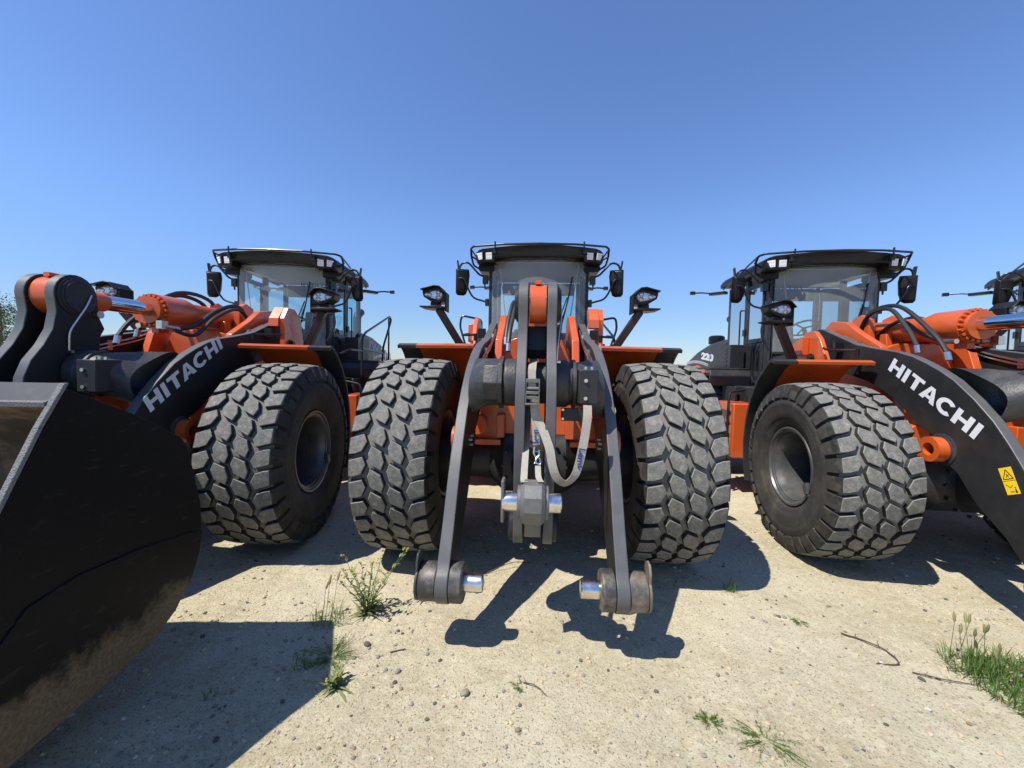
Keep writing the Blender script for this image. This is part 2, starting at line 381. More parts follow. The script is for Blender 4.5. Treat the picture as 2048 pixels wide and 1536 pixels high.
# ------------------------------------------------------------------ wheels
RT = 0.875
def tyre_mb():
    b = MB()
    crown = lambda u: RT - 0.022 * (abs(u) / 0.29) ** 2.4
    base = lambda u: RT - 0.040 - 0.018 * (abs(u) / 0.29) ** 2
    def P(u, v, r):
        a = v / RT; return (u, -r * math.cos(a), r * math.sin(a))
    def lug(poly, v0):
        n = len(poly); cx = sum(p[0] for p in poly) / n; cv = sum(p[1] for p in poly) / n
        def ring(k, f): return [P(cx + (u - cx) * k, v0 + cv + (v - cv) * k, f(cx + (u - cx) * k)) for u, v in poly]
        v_ = ring(1.035, lambda u: base(u) - 0.012) + ring(0.97, lambda u: crown(u) - 0.005) + ring(0.905, crown) + [P(cx, v0 + cv, crown(cx) + 0.001)]
        for lo, mi in ((0, 1), (n, 2)):
            b.add([], [], 0)
        o = len(b.v); b.v += v_
        for i in range(n):
            j = (i + 1) % n
            b.f.append([o + i, o + j, o + n + j, o + n + i]); b.m.append(1)
            b.f.append([o + n + i, o + n + j, o + 2 * n + j, o + 2 * n + i]); b.m.append(2)
            b.f.append([o + 2 * n + i, o + 2 * n + j, o + 3 * n]); b.m.append(0)
    pitch = 2 * math.pi * RT / 32
    hexa = [(-0.043, 0.092), (0.040, 0.047), (0.0655, -0.030), (0.043, -0.092), (-0.043, -0.050), (-0.0655, 0.030)]
    sh = [(0.150, 0.0), (0.185, 0.072), (0.240, 0.092), (0.289, 0.098), (0.289, -0.030), (0.235, -0.046), (0.178, -0.062)]
    for k in range(32):
        v = k * pitch
        jit = 1 + random.uniform(-0.02, 0.02)
        lug([(u * jit + 0.073, q) for u, q in hexa], v)
        lug([(u * jit - 0.073, q) for u, q in hexa], v - 0.045)
        for s in (1, -1):
            vv = v + (0.05 if s > 0 else -0.10)
            lug([(s * u, s * q) for u, q in (sh if s > 0 else sh)], vv)
            # the lug runs over the shoulder and fades into the sidewall
            a0, a1 = (s * -0.030, s * 0.098)
            if a0 > a1: a0, a1 = a1, a0
            prof = [(0.283, 0.853), (0.292, 0.847), (0.312, 0.795), (0.326, 0.745), (0.331, 0.715), (0.318, 0.712)]
            bot = [(0.262, 0.806), (0.276, 0.800), (0.298, 0.770), (0.310, 0.735), (0.316, 0.705), (0.312, 0.700)]
            o = len(b.v); n = len(prof)
            for va, kk in ((a0 - 0.006, bot), (a0, prof), (a1, prof), (a1 + 0.006, bot)):
                b.v += [P(s * u, vv + va, r) for u, r in kk]
            for ri in range(3):
                for i in range(n - 1):
                    b.f.append([o + ri * n + i, o + ri * n + i + 1, o + (ri + 1) * n + i + 1, o + (ri + 1) * n + i]); b.m.append(3 if (ri == 1 and i >= 2) else 1)
            b.f.append([o + i * n + n - 1 for i in range(4)]); b.m.append(1)
    # carcass
    half = [(0.0, 0.834), (0.16, 0.829), (0.25, 0.815), (0.284, 0.793), (0.300, 0.745), (0.310, 0.70), (0.318, 0.685), (0.321, 0.655), (0.3235, 0.645), (0.321, 0.635),
            (0.319, 0.60), (0.314, 0.55), (0.306, 0.505), (0.303, 0.500), (0.298, 0.494), (0.288, 0.455), (0.272, 0.425), (0.25, 0.405), (0.22, 0.395)]
    for s in (1, -1):
        o = len(b.v); n = 96
        for (x, r) in half:
            for j in range(n):
                q = 2 * math.pi * j / n; b.v.append((s * x, -r * math.cos(q), r * math.sin(q)))
        for i in range(len(half) - 1):
            for j in range(n):
                b.f.append([o + i * n + j, o + i * n + (j + 1) % n, o + (i + 1) * n + (j + 1) % n, o + (i + 1) * n + j]); b.m.append(4 if i < 3 else 3)
    # raised sidewall lettering as plain moulded bars (no readable words)
    for s in (1, -1):
        for grp in (20, 140, 260):
            for k in range(11):
                a = R(grp + k * 4.2); a2 = a + R(2.6)
                vs = []
                for (r, x) in ((0.535, 0.3125), (0.60, 0.3205)):
                    for t in (a, a2): vs.append((s * x, -r * math.cos(t), r * math.sin(t)))
                b.add(vs + [(v[0] - s * 0.004, v[1], v[2]) for v in vs], [(0, 1, 3, 2), (0, 1, 5, 4), (2, 3, 7, 6), (0, 2, 6, 4), (1, 3, 7, 5)], 3)
    return b
def rim_mb():
    b = MB()
    prof = [(0.215, 0.392), (0.262, 0.408), (0.274, 0.404), (0.274, 0.386), (0.258, 0.376), (0.252, 0.360), (0.240, 0.357), (0.238, 0.344), (0.20, 0.333), (0.15, 0.318), (0.0, 0.312), (-0.10, 0.306), (-0.11, 0.20), (-0.11, 0.0)]
    b.lathe([(t, r) for t, r in prof], (0, 0, 0), (-1, 0, 0), 64, closed=True)
    b.lathe([(-0.11, 0.21), (-0.07, 0.20), (-0.06, 0.16), (-0.01, 0.15), (0.0, 0.11), (0.0, 0.0)], (0, 0, 0), (-1, 0, 0), 40)
    for k in range(16):
        a = 2 * math.pi * k / 16
        b.cyl((0.11, 0.265 * math.cos(a), 0.265 * math.sin(a)), (0.07, 0.265 * math.cos(a), 0.265 * math.sin(a)), 0.017, 6)
    back = [(-0.215, 0.392), (-0.258, 0.402), (-0.268, 0.398), (-0.262, 0.372), (-0.22, 0.335), (-0.15, 0.318), (-0.115, 0.30)]
    b.lathe(back, (0, 0, 0), (-1, 0, 0), 48, closed=True)
    b.obox((-0.262, -0.325, -0.155), (0.03, 0.035, 0.13), (R(-25), 0, 0))
    b.obox((-0.275, -0.325, -0.155), (0.02, 0.05, 0.09), (R(-25), 0, 0))
    return b

PIV = (1.0, 2.05)
def arm_prof():
    up = [(1.13, 2.02), (1.12, 2.12), (1.06, 2.19), (0.97, 2.175), (0.43, 1.975), (0.15, 1.92), (-0.09, 1.88), (-0.25, 1.835), (-0.38, 1.78), (-0.50, 1.72), (-0.62, 1.65), (-0.79, 1.51), (-0.93, 1.37), (-1.03, 1.24),
          (-1.12, 1.11), (-1.20, 0.98), (-1.265, 0.86), (-1.35, 0.70), (-1.45, 0.545)]
    c = (-1.41, 0.40); r = 0.120
    boss = [(c[0] + r * math.cos(R(a)), c[1] + r * math.sin(R(a))) for a in range(120, 331, 15)]
    lo = [(-1.22, 0.43), (-1.14, 0.51), (-1.06, 0.60), (-0.97, 0.67), (-0.87, 0.745), (-0.78, 0.85), (-0.70, 0.945), (-0.56, 1.03), (-0.54, 1.17), (-0.36, 1.255), (-0.24, 1.34), (-0.11, 1.44), (0.06, 1.53), (0.24, 1.605), (0.66, 1.70), (0.90, 1.82), (1.08, 1.93)]
    return up + boss + lo
def lever_prof():
    c = (-0.93, 2.11); r = 0.15
    top = [(c[0] + r * math.cos(R(a)), c[1] + r * math.sin(R(a))) for a in range(0, 196, 15)]
    fr = [(-1.065, 1.99), (-1.09, 1.87), (-1.15, 1.76), (-1.225, 1.66), (-1.27, 1.55), (-1.28, 1.40), (-1.265, 1.10), (-1.225, 0.80)]
    c2 = (-1.10, 0.64); r2 = 0.115
    bot = [(c2[0] + r2 * math.cos(R(a)), c2[1] + r2 * math.sin(R(a))) for a in range(180, 346, 15)]
    bk = [(-0.97, 0.75), (-0.93, 1.05), (-0.86, 1.30), (-0.80, 1.5), (-0.78, 1.66), (-0.765, 1.84), (-0.73, 1.90), (-0.775, 1.99)]
    return top + fr + bot + bk

def make_loader():
    L = thing('wheel_loader', '', 'wheel loader')
    # ---- wheels and axle
    tyre_me = None
    for nm, x, y in (('wheel', -1.088, 0), ('wheel', 1.088, 0), ('wheel', -1.088, 3.3), ('wheel', 1.088, 3.3)):
        wh = holder('wheel', L, (x, y, RT - 0.012))
        if x > 0: wh.rotation_euler = (R(random.uniform(0, 0)), 0, math.pi)
        if tyre_me is None:
            t = tyre_mb().build('tyre', [TTOP, TSIDE, TEDGE, TBASE, TGROOVE], wh, fix=True, sharp=30)
            r_ = rim_mb().build('rim', RIM, wh, sharp=30); tyre_me, rim_me = t.data, r_.data
        else:
            for nm2, me in (('tyre', tyre_me), ('rim', rim_me)):
                o = bpy.data.objects.new(nm2, me); COL.objects.link(o); o.parent = wh
    b = MB(); b.lathe([(-1.0, 0.0), (-1.0, 0.22), (-0.72, 0.22), (-0.40, 0.19), (-0.27, 0.30), (0.27, 0.30), (0.40, 0.19), (0.72, 0.22), (1.0, 0.22), (1.0, 0.0)], (0, 3.3, RT - 0.05), (1, 0, 0), 28)
    b.build('axle', DARK, L)
    b = MB()
    for yy in (0.0,):
        b.lathe([(-1.0, 0.0), (-1.0, 0.22), (-0.72, 0.22), (-0.70, 0.17), (-0.40, 0.19), (-0.27, 0.30), (0.27, 0.30), (0.40, 0.19), (0.70, 0.17), (0.72, 0.22), (1.0, 0.22), (1.0, 0.0)], (0, yy, RT - 0.05), (1, 0, 0), 28)
    b.lathe([(0, 0.0), (0, 0.17), (0.16, 0.21), (0.3, 0.24)], (0, -0.42, RT - 0.05), (0, 1, 0), 24)
    for k in range(14):
        a = 2 * math.pi * k / 14; b.cyl((0.27 * math.cos(a), -0.31, RT - 0.05 + 0.27 * math.sin(a)), (0.27 * math.cos(a), -0.27, RT - 0.05 + 0.27 * math.sin(a)), 0.015, 6)
    b.build('axle', DARK, L)
    # ---- front frame
    b = MB()
    inner = [(0.05, 1.30), (0.30, 1.95), (0.62, 2.12), (0.80, 2.24), (1.05, 2.28), (1.20, 2.18), (1.28, 1.9), (1.40, 1.2), (1.40, 0.7), (0.0, 0.7), (-0.10, 1.0)]
    for s in (-1, 1):
        b.prism(inner, s * 0.345, s * 0.415, 'x')
    b.prism([(-0.345, 1.28), (0.345, 1.28), (0.345, 1.78), (0.27, 1.95), (0.17, 1.99), (-0.17, 1.99), (-0.27, 1.95), (-0.345, 1.78)], 0.42, 0.47, 'y')
    b.prism([(-0.66, 0.99), (-0.30, 0.99), (-0.26, 1.08), (-0.12, 1.08), (-0.09, 0.99), (0.09, 0.99), (0.12, 1.08), (0.26, 1.08), (0.30, 0.99), (0.66, 0.99), (0.66, 1.30), (0.42, 1.36), (-0.42, 1.36), (-0.66, 1.30)], -0.16, -0.10, 'y')
    b.box(-0.68, -0.30, -0.22, -0.163, 0.985, 1.035); b.box(0.30, 0.68, -0.22, -0.163, 0.985, 1.035)
    for s in (-1, 1):
        b.box(s * 0.30 - 0.035, s * 0.30 + 0.035, -0.26, -0.163, 1.06, 1.26)
        b.cyl((s * 0.50, -0.30, 1.17), (s * 0.50, -0.12, 1.17), 0.085, 24)
    b.box(-0.344, 0.344, -0.098, 1.38, 1.05, 1.12); b.box(-0.52, -0.416, 0.0, 1.3, 0.80, 1.05); b.box(0.416, 0.52, 0.0, 1.3, 0.80, 1.05)
    b.prism([(0.49, 1.5), (0.58, 2.1), (0.66, 2.1), (0.75, 1.5)], -0.17, -0.11, 'x'); b.prism([(0.49, 1.5), (0.58, 2.1), (0.66, 2.1), (0.75, 1.5)], 0.11, 0.17, 'x')
    b.prism([(0.78, 2.0), (0.80, 2.28), (0.92, 2.34), (1.06, 2.30), (1.1, 2.0)], -0.19, -0.125, 'x'); b.prism([(0.78, 2.0), (0.80, 2.28), (0.92, 2.34), (1.06, 2.30), (1.1, 2.0)], 0.125, 0.19, 'x')
    fr = b.build('front_frame', ORANGE, L, bevel=0.006)
    for s in (-1, 1):                                               # outer pivot brackets
        b = MB()
        if s > 0:
            b.prism([(0.72, 1.80), (0.74, 2.05), (0.72, 2.20), (0.82, 2.33), (0.97, 2.33), (1.12, 2.22), (1.22, 1.80)], s * 0.665, s * 0.715, 'x')
            b.prism([(0.69, 2.11), (0.70, 2.20), (0.82, 2.335), (0.95, 2.335), (0.92, 2.24), (0.82, 2.11)], s * 0.56, s * 0.664, 'x')
        else:
            b.prism([(0.56, 1.80), (0.74, 2.13), (0.84, 2.22), (0.98, 2.22), (1.12, 2.13), (1.24, 1.80)], s * 0.665, s * 0.715, 'x')
            b.prism([(0.92, 1.95), (0.92, 2.16), (1.20, 2.05), (1.22, 1.95)], s * 0.716, s * 0.80, 'x')
        b.box(min(s * 0.56, s * 0.664), max(s * 0.56, s * 0.664), 0.95, 1.2, 1.80, 1.92)
        if s > 0:
            for k in range(4): b.cyl((s * 0.716, 0.86 + 0.06 * (k % 2), 2.25 - 0.055 * k), (s * 0.719, 0.86 + 0.06 * (k % 2), 2.25 - 0.055 * k), 0.010, 8)
        pb = b.build('pivot_bracket', ORANGE, L, bevel=0.008)
        b = MB(); b.lathe([(0.0, 0.05), (0.015, 0.05), (0.015, 0.03), (0.04, 0.03), (0.04, 0.0)], (s * 0.716, 0.86, 1.92), (s, 0, 0), 24)
        b.box(min(s * 0.56, s * 0.64), max(s * 0.56, s * 0.64), 0.60, 0.67, 1.98, 2.08)
        b.tube([(s * 0.74, 0.62, 2.02), (s * 0.78, 0.5, 2.00), (s * 0.72, 0.38, 1.99), (s * 0.62, 0.30, 1.99)], 0.012, 8)
        b.cyl((s * 0.62, 0.30, 1.93), (s * 0.62, 0.30, 2.0), 0.018, 10)
        b.build_each('pin_cap', BLACK, pb)
    # ---- boom arms
    P = arm_prof()
    for s in (-1, 1):
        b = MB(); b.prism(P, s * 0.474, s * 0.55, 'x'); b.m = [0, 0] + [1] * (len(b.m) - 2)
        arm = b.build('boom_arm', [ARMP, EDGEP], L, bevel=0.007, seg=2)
        b = MB()                                                    # hinge boss at the foot
        b.lathe([(0.395, 0.0), (0.395, 0.105), (0.405, 0.115), (0.473, 0.115), (0.473, 0.0)], (0, -1.41, 0.40), (s, 0, 0), 40)
        b.lathe([(0.552, 0.0), (0.552, 0.110), (0.645, 0.110), (0.655, 0.103), (0.655, 0.0)], (0, -1.41, 0.40), (s, 0, 0), 40)
        b.lathe([(0.657, 0.0), (0.657, 0.108), (0.672, 0.108), (0.672, 0.0)], (0, -1.41, 0.40), (s, 0, 0), 40)
        b.prism([(-1.48, 0.44), (-1.48, 0.54), (-1.455, 0.58), (-1.41, 0.585), (-1.37, 0.56), (-1.35, 0.44)], s * 0.6575, s * 0.6715, 'x')
        b.build('hinge_boss', BOSSM, arm, bevel=0.004)
        b = MB(); b.lathe([(0.285, 0.0), (0.285, 0.047), (0.292, 0.053), (0.54, 0.053)], (0, -1.41, 0.40), (s, 0, 0), 40)
        b.build('hinge_pin', CHROME, arm)
        b = MB(); b.lathe([(0.55, 0.125), (0.558, 0.125), (0.563, 0.105), (0.570, 0.105), (0.571, 0.0)], (0, -0.57, 1.10), (s, 0, 0), 32)
        b.build('cylinder_boss', CAST, arm)
        b = MB()                                                    # grease lines along the inner face
        for dz in (0.0, 0.035):
            b.ring(round_path([(s * 0.46, 0.75, 2.05 + dz), (s * 0.46, 0.25, 1.86 + dz), (s * 0.46, -0.30, 1.72 + dz), (s * 0.46, -0.55, 1.58 + dz)], 0.05), 0.009, 8)
        b.build_each('grease_line', ZINC, arm)
        b = MB()
        for yy, zz in ((0.5, 1.97), (-0.05, 1.80), (-0.4, 1.68)): b.obox((s * 0.465, yy, zz), (0.02, 0.05, 0.09))
        b.build_each('pipe_clip', ZINC, arm)
        b = MB()
        for yy, zz in ((-0.80, 1.17), (-0.86, 1.15), (-0.83, 1.11)): b.cyl((s * 0.473, yy, zz), (s * 0.45, yy, zz), 0.012, 6)
        b.build_each('bolt', ZINC, arm)
        o = s * 0.53
        b = MB()                                                    # lift cylinder
        b.lathe([(0.0, 0.098), (0.075, 0.098), (0.075, 0.05), (0.0, 0.05)], (s * 0.572, -0.57, 1.10), (s, 0, 0), 32, closed=True)
        b.cyl((s * 0.612, -0.48, 1.08), (s * 0.625, 0.95, 0.80), 0.065, 24)
        b.lathe([(0.0, 0.0), (0, .072), (0.12, 0.072), (0.12, 0.0)], (s * 0.612, -0.38, 1.065), (0, 0.98, -0.2), 24)
        b.build('lift_cylinder', ORANGE, L)
        mez = word_mesh('lettering', 0.124, 0.955)
        if s < 0: put_mesh('lettering', mez, WHITE, arm, (-0.5525, -0.4375, 1.525), (0, -0.82, -0.505), (0, -0.505, 0.82))
        else: put_mesh('lettering', mez, WHITE, arm, (0.5525, -0.49, 1.595), (0, 0.84, 0.535), (0, -0.535, 0.84))
    # ---- cross tube between the arms
    b = MB()
    b.lathe([(-0.26, 0.145), (0.26, 0.145)], (0, -0.90, 1.57), (1, 0, 0), 40)
    for s in (-1, 1):
        N = 28; vs = []; rings = [(0.24, -0.90, 1.57, 0.146, 0.146), (0.30, -0.88, 1.57, 0.165, 0.15), (0.38, -0.78, 1.56, 0.235, 0.155), (0.473, -0.66, 1.53, 0.27, 0.165)]
        for q, (x, y, z, ry, rz) in enumerate(rings):
            for i in range(N):
                t = 2 * math.pi * i / N; c_, s_ = math.cos(t), math.sin(t); e_ = 1.0 if q == 0 else 0.8 if q == 1 else 0.62
                c_ = math.copysign(abs(c_) ** e_, c_) * ry; s_ = math.copysign(abs(s_) ** e_, s_) * rz; a_ = R(8 * q)
                vs.append((s * x, y + c_ * math.cos(a_) - s_ * math.sin(a_), z + c_ * math.sin(a_) + s_ * math.cos(a_)))
        b.add(vs, [(k * N + i, k * N + (i + 1) % N, (k + 1) * N + (i + 1) % N, (k + 1) * N + i) for k in range(3) for i in range(N)])
        b.lathe([(s * 0.135, 0.15), (s * 0.135, 0.165), (s * 0.21, 0.165), (s * 0.225, 0.150), (s * 0.24, 0.150)], (0, -0.90, 1.57), (1, 0, 0), 40)
    b.lathe([(-0.36, 0.0), (-0.36, 0.158), (-0.345, 0.165), (-0.26, 0.165), (-0.255, 0.185), (-0.225, 0.185), (-0.22, 0.0)], (0, -0.90, 1.57), (1, 0, 0), 8)
    b.lathe([(0.245, 0.0), (0.245, 0.17), (0.27, 0.17), (0.27, 0.0)], (0, -0.90, 1.57), (1, 0, 0), 10)
    ct = b.build('cross_tube', CAST, L, bevel=0.005, sharp=40)
    b = MB(); b.box(0.275, 0.40, -1.10, -0.90, 1.45, 1.67); b.box(0.17, 0.33, -1.06, -1.03, 1.33, 1.415)
    bx = b.build('sensor_box', DARK, L, bevel=0.006)
    b = MB()
    for zz in (1.485, 1.60): b.cyl((0.32, -1.112, zz), (0.32, -1.10, zz), 0.013, 6)
    b.cyl((0.18, -1.07, 1.405), (0.18, -1.06, 1.405), 0.009, 6); b.cyl((0.18, -1.07, 1.345), (0.18, -1.06, 1.345), 0.009, 6)
    b.cyl((0.33, -1.0, 1.67), (0.33, -1.0, 1.69), 0.014, 6); b.cyl((0.37, -1.0, 1.67), (0.37, -1.0, 1.69), 0.014, 6)
    b.build_each('bolt', ZINC, bx)
    # ---- bell crank
    b = MB(); LP = lever_prof()
    for s in (-1, 1): b.prism(LP, s * 0.062, s * 0.128, 'x')
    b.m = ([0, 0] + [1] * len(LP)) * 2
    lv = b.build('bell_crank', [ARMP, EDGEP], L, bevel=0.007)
    for s in (-1, 1):
        b = MB()
        b.lathe([(0.129, 0.0), (0.129, 0.135), (0.134, 0.135), (0.138, 0.12), (0.144, 0.12), (0.148, 0.105), (0.155, 0.105), (0.155, 0.0)], (0, -0.93, 2.11), (s, 0, 0), 32)
        b.lathe([(0.13, 0.0), (0.13, 0.10), (0.15, 0.10), (0.16, 0.085), (0.165, 0.0)], (0, -1.10, 0.64), (s, 0, 0), 28)
        b.build_each('pin_boss', DARK, lv)
    b = MB()
    b.ring(round_path([(0.160, -0.86, 2.13), (0.165, -0.90, 2.05), (0.14, -1.00, 1.86), (0.135, -1.0, 1.72)], 0.04), 0.006, 8)
    b.build('grease_line', ZINC, lv); b = MB()
    for zz in (1.72, 1.66, 1.60): b.cyl((0.13, -1.0, zz), (0.16, -1.0, zz), 0.012, 6)
    b.cyl((0.13, -0.80, 2.00), (0.165, -0.80, 2.00), 0.028, 16)
    b.build_each('grease_fitting', ZINC, lv)
    b = MB(); b.prism([(-0.90, 1.74), (-0.955, 1.80), (-0.90, 1.965), (-0.84, 1.965), (-0.84, 1.74)], -0.0615, 0.0615, 'x'); b.build('web_plate', DARK, lv, bevel=0.004)
    # ---- link hanging from the crank
    b = MB()
    b.prism([(-1.20, 0.60), (-0.95, 0.50), (-0.90, 0.62), (-1.20, 0.86), (-1.30, 0.88)], -0.052, 0.052, 'x')
    b.lathe([(-0.075, 0.0), (-0.075, 0.115), (-0.05, 0.135), (0.05, 0.135), (0.075, 0.115), (0.075, 0.0)], (0.0, -1.30, 0.86), (1, 0, 0), 10)
    b.lathe([(-0.095, 0.0), (-0.095, 0.10), (0.095, 0.10), (0.095, 0.0)], (0.0, -1.30, 0.86), (1, 0, 0), 32)
    ln = b.build('link', WORN, L, bevel=0.006)
    b = MB(); b.lathe([(-0.185, 0.0), (-0.185, 0.058), (0.165, 0.058), (0.172, 0.052), (0.172, 0.0)], (0, -1.30, 0.86), (1, 0, 0), 36)
    b.build('link_pin', CHROME, ln)
    b = MB(); b.obox((-0.183, -1.30, 0.87), (0.020, 0.10, 0.255)); b.build('pin_plate', WORN, ln, bevel=0.006)
    for o in [ln] + list(ln.children):
        for v in o.data.vertices:
            k = (-1.45 + 3.71) / (-1.30 + 3.71); v.co = (-0.03 + (v.co.x + 0.03) * k, -3.71 + (v.co.y + 3.71) * k, 1.688 + (v.co.z - 1.688) * k)
    # ---- tilt cylinder
    b = MB()
    b.lathe([(0.30, 0.0), (0.30, 0.12), (0.36, 0.12), (0.36, 0.150), (0.75 - 0.06, 0.150), (0.80, 0.118), (1.62, 0.118), (1.66, 0.10), (1.72, 0.06)], (0, -0.93 + 0.42, 2.108), (0, 1, 0.02), 36)
    for k in range(20):
        a = 2 * math.pi * k / 20
        if abs(math.sin(a)) < 0.25 and False: continue
        b.cyl((0.133 * math.cos(a), -0.18, 2.115 + 0.133 * math.sin(a)), (0.133 * math.cos(a), -0.14, 2.115 + 0.133 * math.sin(a)), 0.014, 8)
    b.lathe([(-0.055, 0.0), (-0.055, 0.13), (0.055, 0.13), (0.055, 0.0)], (0, -0.93, 2.11), (1, 0, 0), 40)
    b.cyl((0, -0.93, 2.11), (0, -0.62, 2.114), 0.075, 28); b.cyl((0, -0.66, 2.113), (0, -0.60, 2.114), 0.068, 28)
    b.box(-0.02, 0.02, -1.0, -0.93, 2.235, 2.262)
    b.lathe([(-0.11, 0.0), (-0.11, 0.12), (0.11, 0.12), (0.11, 0.0)], (0, 1.0, 2.14), (1, 0, 0), 28)
    b.box(-0.03, 0.03, -0.12, 0.0, 1.92, 1.97)
    b.ring(round_path([(0.10, 0.75, 2.02), (0.12, 0.3, 2.00), (0.12, -0.06, 1.98)], 0.03), 0.016, 8)
    tc_ = b.build('tilt_cylinder', ORANGE, L, sharp=30)
    b = MB(); b.cyl((0, -0.62, 2.114), (0, -0.20, 2.122), 0.060, 36); b.build('piston_rod', ROD, tc_)
    # ---- hydraulic hoses
    b = MB()
    b.tube([(-0.20, 0.95, 2.05), (-0.21, 0.80, 2.30), (-0.25, 0.45, 2.34), (-0.28, 0.18, 2.12), (-0.29, 0.05, 1.95)], 0.020, 10)
    b.tube([(-0.15, 1.0, 2.05), (-0.16, 0.85, 2.34), (-0.20, 0.4, 2.36), (-0.24, -0.05, 2.05), (-0.25, -0.2, 1.88)], 0.020, 10)
    b.tube([(0.16, 1.05, 2.05), (0.18, 0.80, 2.28), (0.18, 0.45, 2.20), (0.17, 0.15, 2.02), (0.15, -0.05, 1.96)], 0.022, 10)
    b.tube([(0.21, 1.05, 2.0), (0.24, 0.72, 2.24), (0.23, 0.35, 2.12), (0.2, 0.10, 1.92), (0.17, -0.1, 1.94)], 0.018, 10)
    b.tube([(-0.13, 0.75, 2.1), (-0.14, 0.45, 2.22), (-0.15, 0.2, 2.08), (-0.14, -0.02, 1.99)], 0.018, 10)
    hs = b.build_each('hydraulic_hose', RUBBER, L)[0]
    b = MB()
    b.cyl((0.15, -0.05, 1.96), (0.13, -0.20, 1.97), 0.024, 12); b.obox((0.125, -0.20, 1.985), (0.05, 0.07, 0.07)); b.cyl((-0.14, 0.0, 1.99), (-0.13, -0.14, 1.98), 0.022, 12)
    for x, y, z in ((-0.29, 0.05, 1.95), (-0.25, -0.2, 1.88), (-0.2, 0.93, 2.06)): b.cyl((x, y, z), (x, y - 0.02, z - 0.07), 0.024, 8)
    b.build_each('hose_fitting', ZINC, L)
    # ---- fenders
    for s in (-1, 1):
        prof = [(0.10, 1.87), (0.16, 1.892), (0.30, 1.892), (0.46, 1.82), (0.62, 1.67), (0.76, 1.46), (0.85, 1.20), (0.88, 0.95), (0.85, 0.68), (0.80, 0.50)]
        def sheet(xs, off, th, sk):
            b = MB(); n = len(prof); o = 0
            vs = []; N = len(xs)
            for x in xs:
                for i, (y, z) in enumerate(prof):
                    yy = y + sk * (x - 0.7) * (1 if i < 2 else 0.3 if i == 2 else 0)
                    d = Vector((prof[min(i + 1, n - 1)][0] - prof[max(i - 1, 0)][0], prof[min(i + 1, n - 1)][1] - prof[max(i - 1, 0)][1])).normalized()
                    nrm = Vector((-d.y, d.x)) if True else None
                    vs.append((s * x, yy - nrm.x * 0 , z)); vs.append((s * x, yy - nrm.x * th, z - nrm.y * th))
            st = 2 * n; fs = []
            for k in range(N - 1):
                for i in range(n - 1):
                    a = k * st + 2 * i; c = a + st
                    fs.append((a, a + 2, c + 2, c)); fs.append((a + 1, c + 1, c + 3, a + 3))
                a = k * st; c = a + st; fs.append((a, c, c + 1, a + 1)); a += 2 * (n - 1); c += 2 * (n - 1); fs.append((a, a + 1, c + 1, c))
            for k in (0, N - 1):
                for i in range(n - 1):
                    a = k * st + 2 * i; fs.append((a, a + 1, a + 3, a + 2))
            b.add(vs, fs); return b
        if s == 0: pass
        fd = sheet([0.60, 0.75, 1.0, 1.20], 0, 0.028, 0.22).build('fender', ORANGE, L, sharp=25)
        sheet([1.203, 1.30, 1.40], 0, 0.032, 0.22).build('mud_flap', FLAP, fd, sharp=25)
        b = MB(); b.beam((s * 0.82, 0.96, 1.80), (s * 1.12, 0.80, 2.31), 0.08, 0.08)
        po = b.build('headlight_post', DARK, fd, bevel=0.008)
        # headlight
        cx, cy, cz = s * 1.15, 0.72, 2.45
        b = MB()
        hp = [(0.13, -0.075), (0.13, 0.03), (0.07, 0.085), (0.01, 0.088), (-0.125, 0.05), (-0.135, 0.03), (-0.12, -0.02), (-0.04, -0.07), (0.03, -0.09)]
        b.prism([(cx - s * x, cz + z) for x, z in hp], cy - 0.02, cy + 0.16, 'y')
        vis = [(0.14, 0.02), (0.075, 0.092), (0.01, 0.100), (-0.14, 0.060), (-0.14, 0.045), (0.01, 0.085), (0.07, 0.078), (0.13, 0.01)]
        b.prism([(cx - s * x, cz + z) for x, z in vis], cy - 0.09, cy + 0.15, 'y')
        b.prism([(0.0, -0.06), (0.06, -0.075), (0.06, -0.13), (-0.02, -0.13)] and [(cx - s * x, cz + z) for x, z in ((0.05, -0.07), (0.05, -0.13), (-0.05, -0.13), (-0.05, -0.07))], cy + 0.02, cy + 0.13, 'y')
        b.prism([(cx - s * x, z) for x, z in ((0.125, cz - 0.13), (0.125, cz - 0.155), (-0.06, cz - 0.155), (-0.155, cz - 0.14), (-0.155, cz - 0.125), (0.0, cz - 0.122))], cy - 0.06, cy + 0.16, 'y')
        b.prism([(cx - s * 0.125, cz - 0.18), (cx - s * 0.14, cz - 0.18), (cx - s * 0.14, cz + 0.03), (cx - s * 0.125, cz + 0.04)], cy - 0.03, cy + 0.14, 'y')
        def grow(mb, k=0.98):
            mb.v = [(cx + (x - cx) * k, cy + (y - cy) * k, cz + (z - cz) * k) for x, y, z in mb.v]; return mb
        hl = grow(b).build('headlight', BLACK, fd, bevel=0.005)
        # tear shaped lens
        tear = []
        for k in range(28):
            a = 2 * math.pi * k / 28; x = math.cos(a); z = math.sin(a)
            if x > 0: tear.append((0.045 + 0.062 * x, 0.062 * z))
            else: tear.append((0.045 + 0.155 * x, (0.062 * z) * (1 + 0.35 * x)))
        lb = MB(); N = len(tear); vs = []; fs = []
        for kk, dy in ((1.0, 0.0), (0.92, -0.018), (0.7, -0.032), (0.35, -0.038)):
            for x, z in tear: vs.append((cx - s * (0.01 + (x - 0.01) * kk), cy - 0.022 + dy, cz + z * kk))
        for rr in range(3):
            for k in range(N): fs.append((rr * N + k, rr * N + (k + 1) % N, (rr + 1) * N + (k + 1) % N, (rr + 1) * N + k))
        fs.append(list(range(3 * N, 4 * N))); lb.add(vs, fs); grow(lb).build('lens', LENS, hl)
        b = MB()
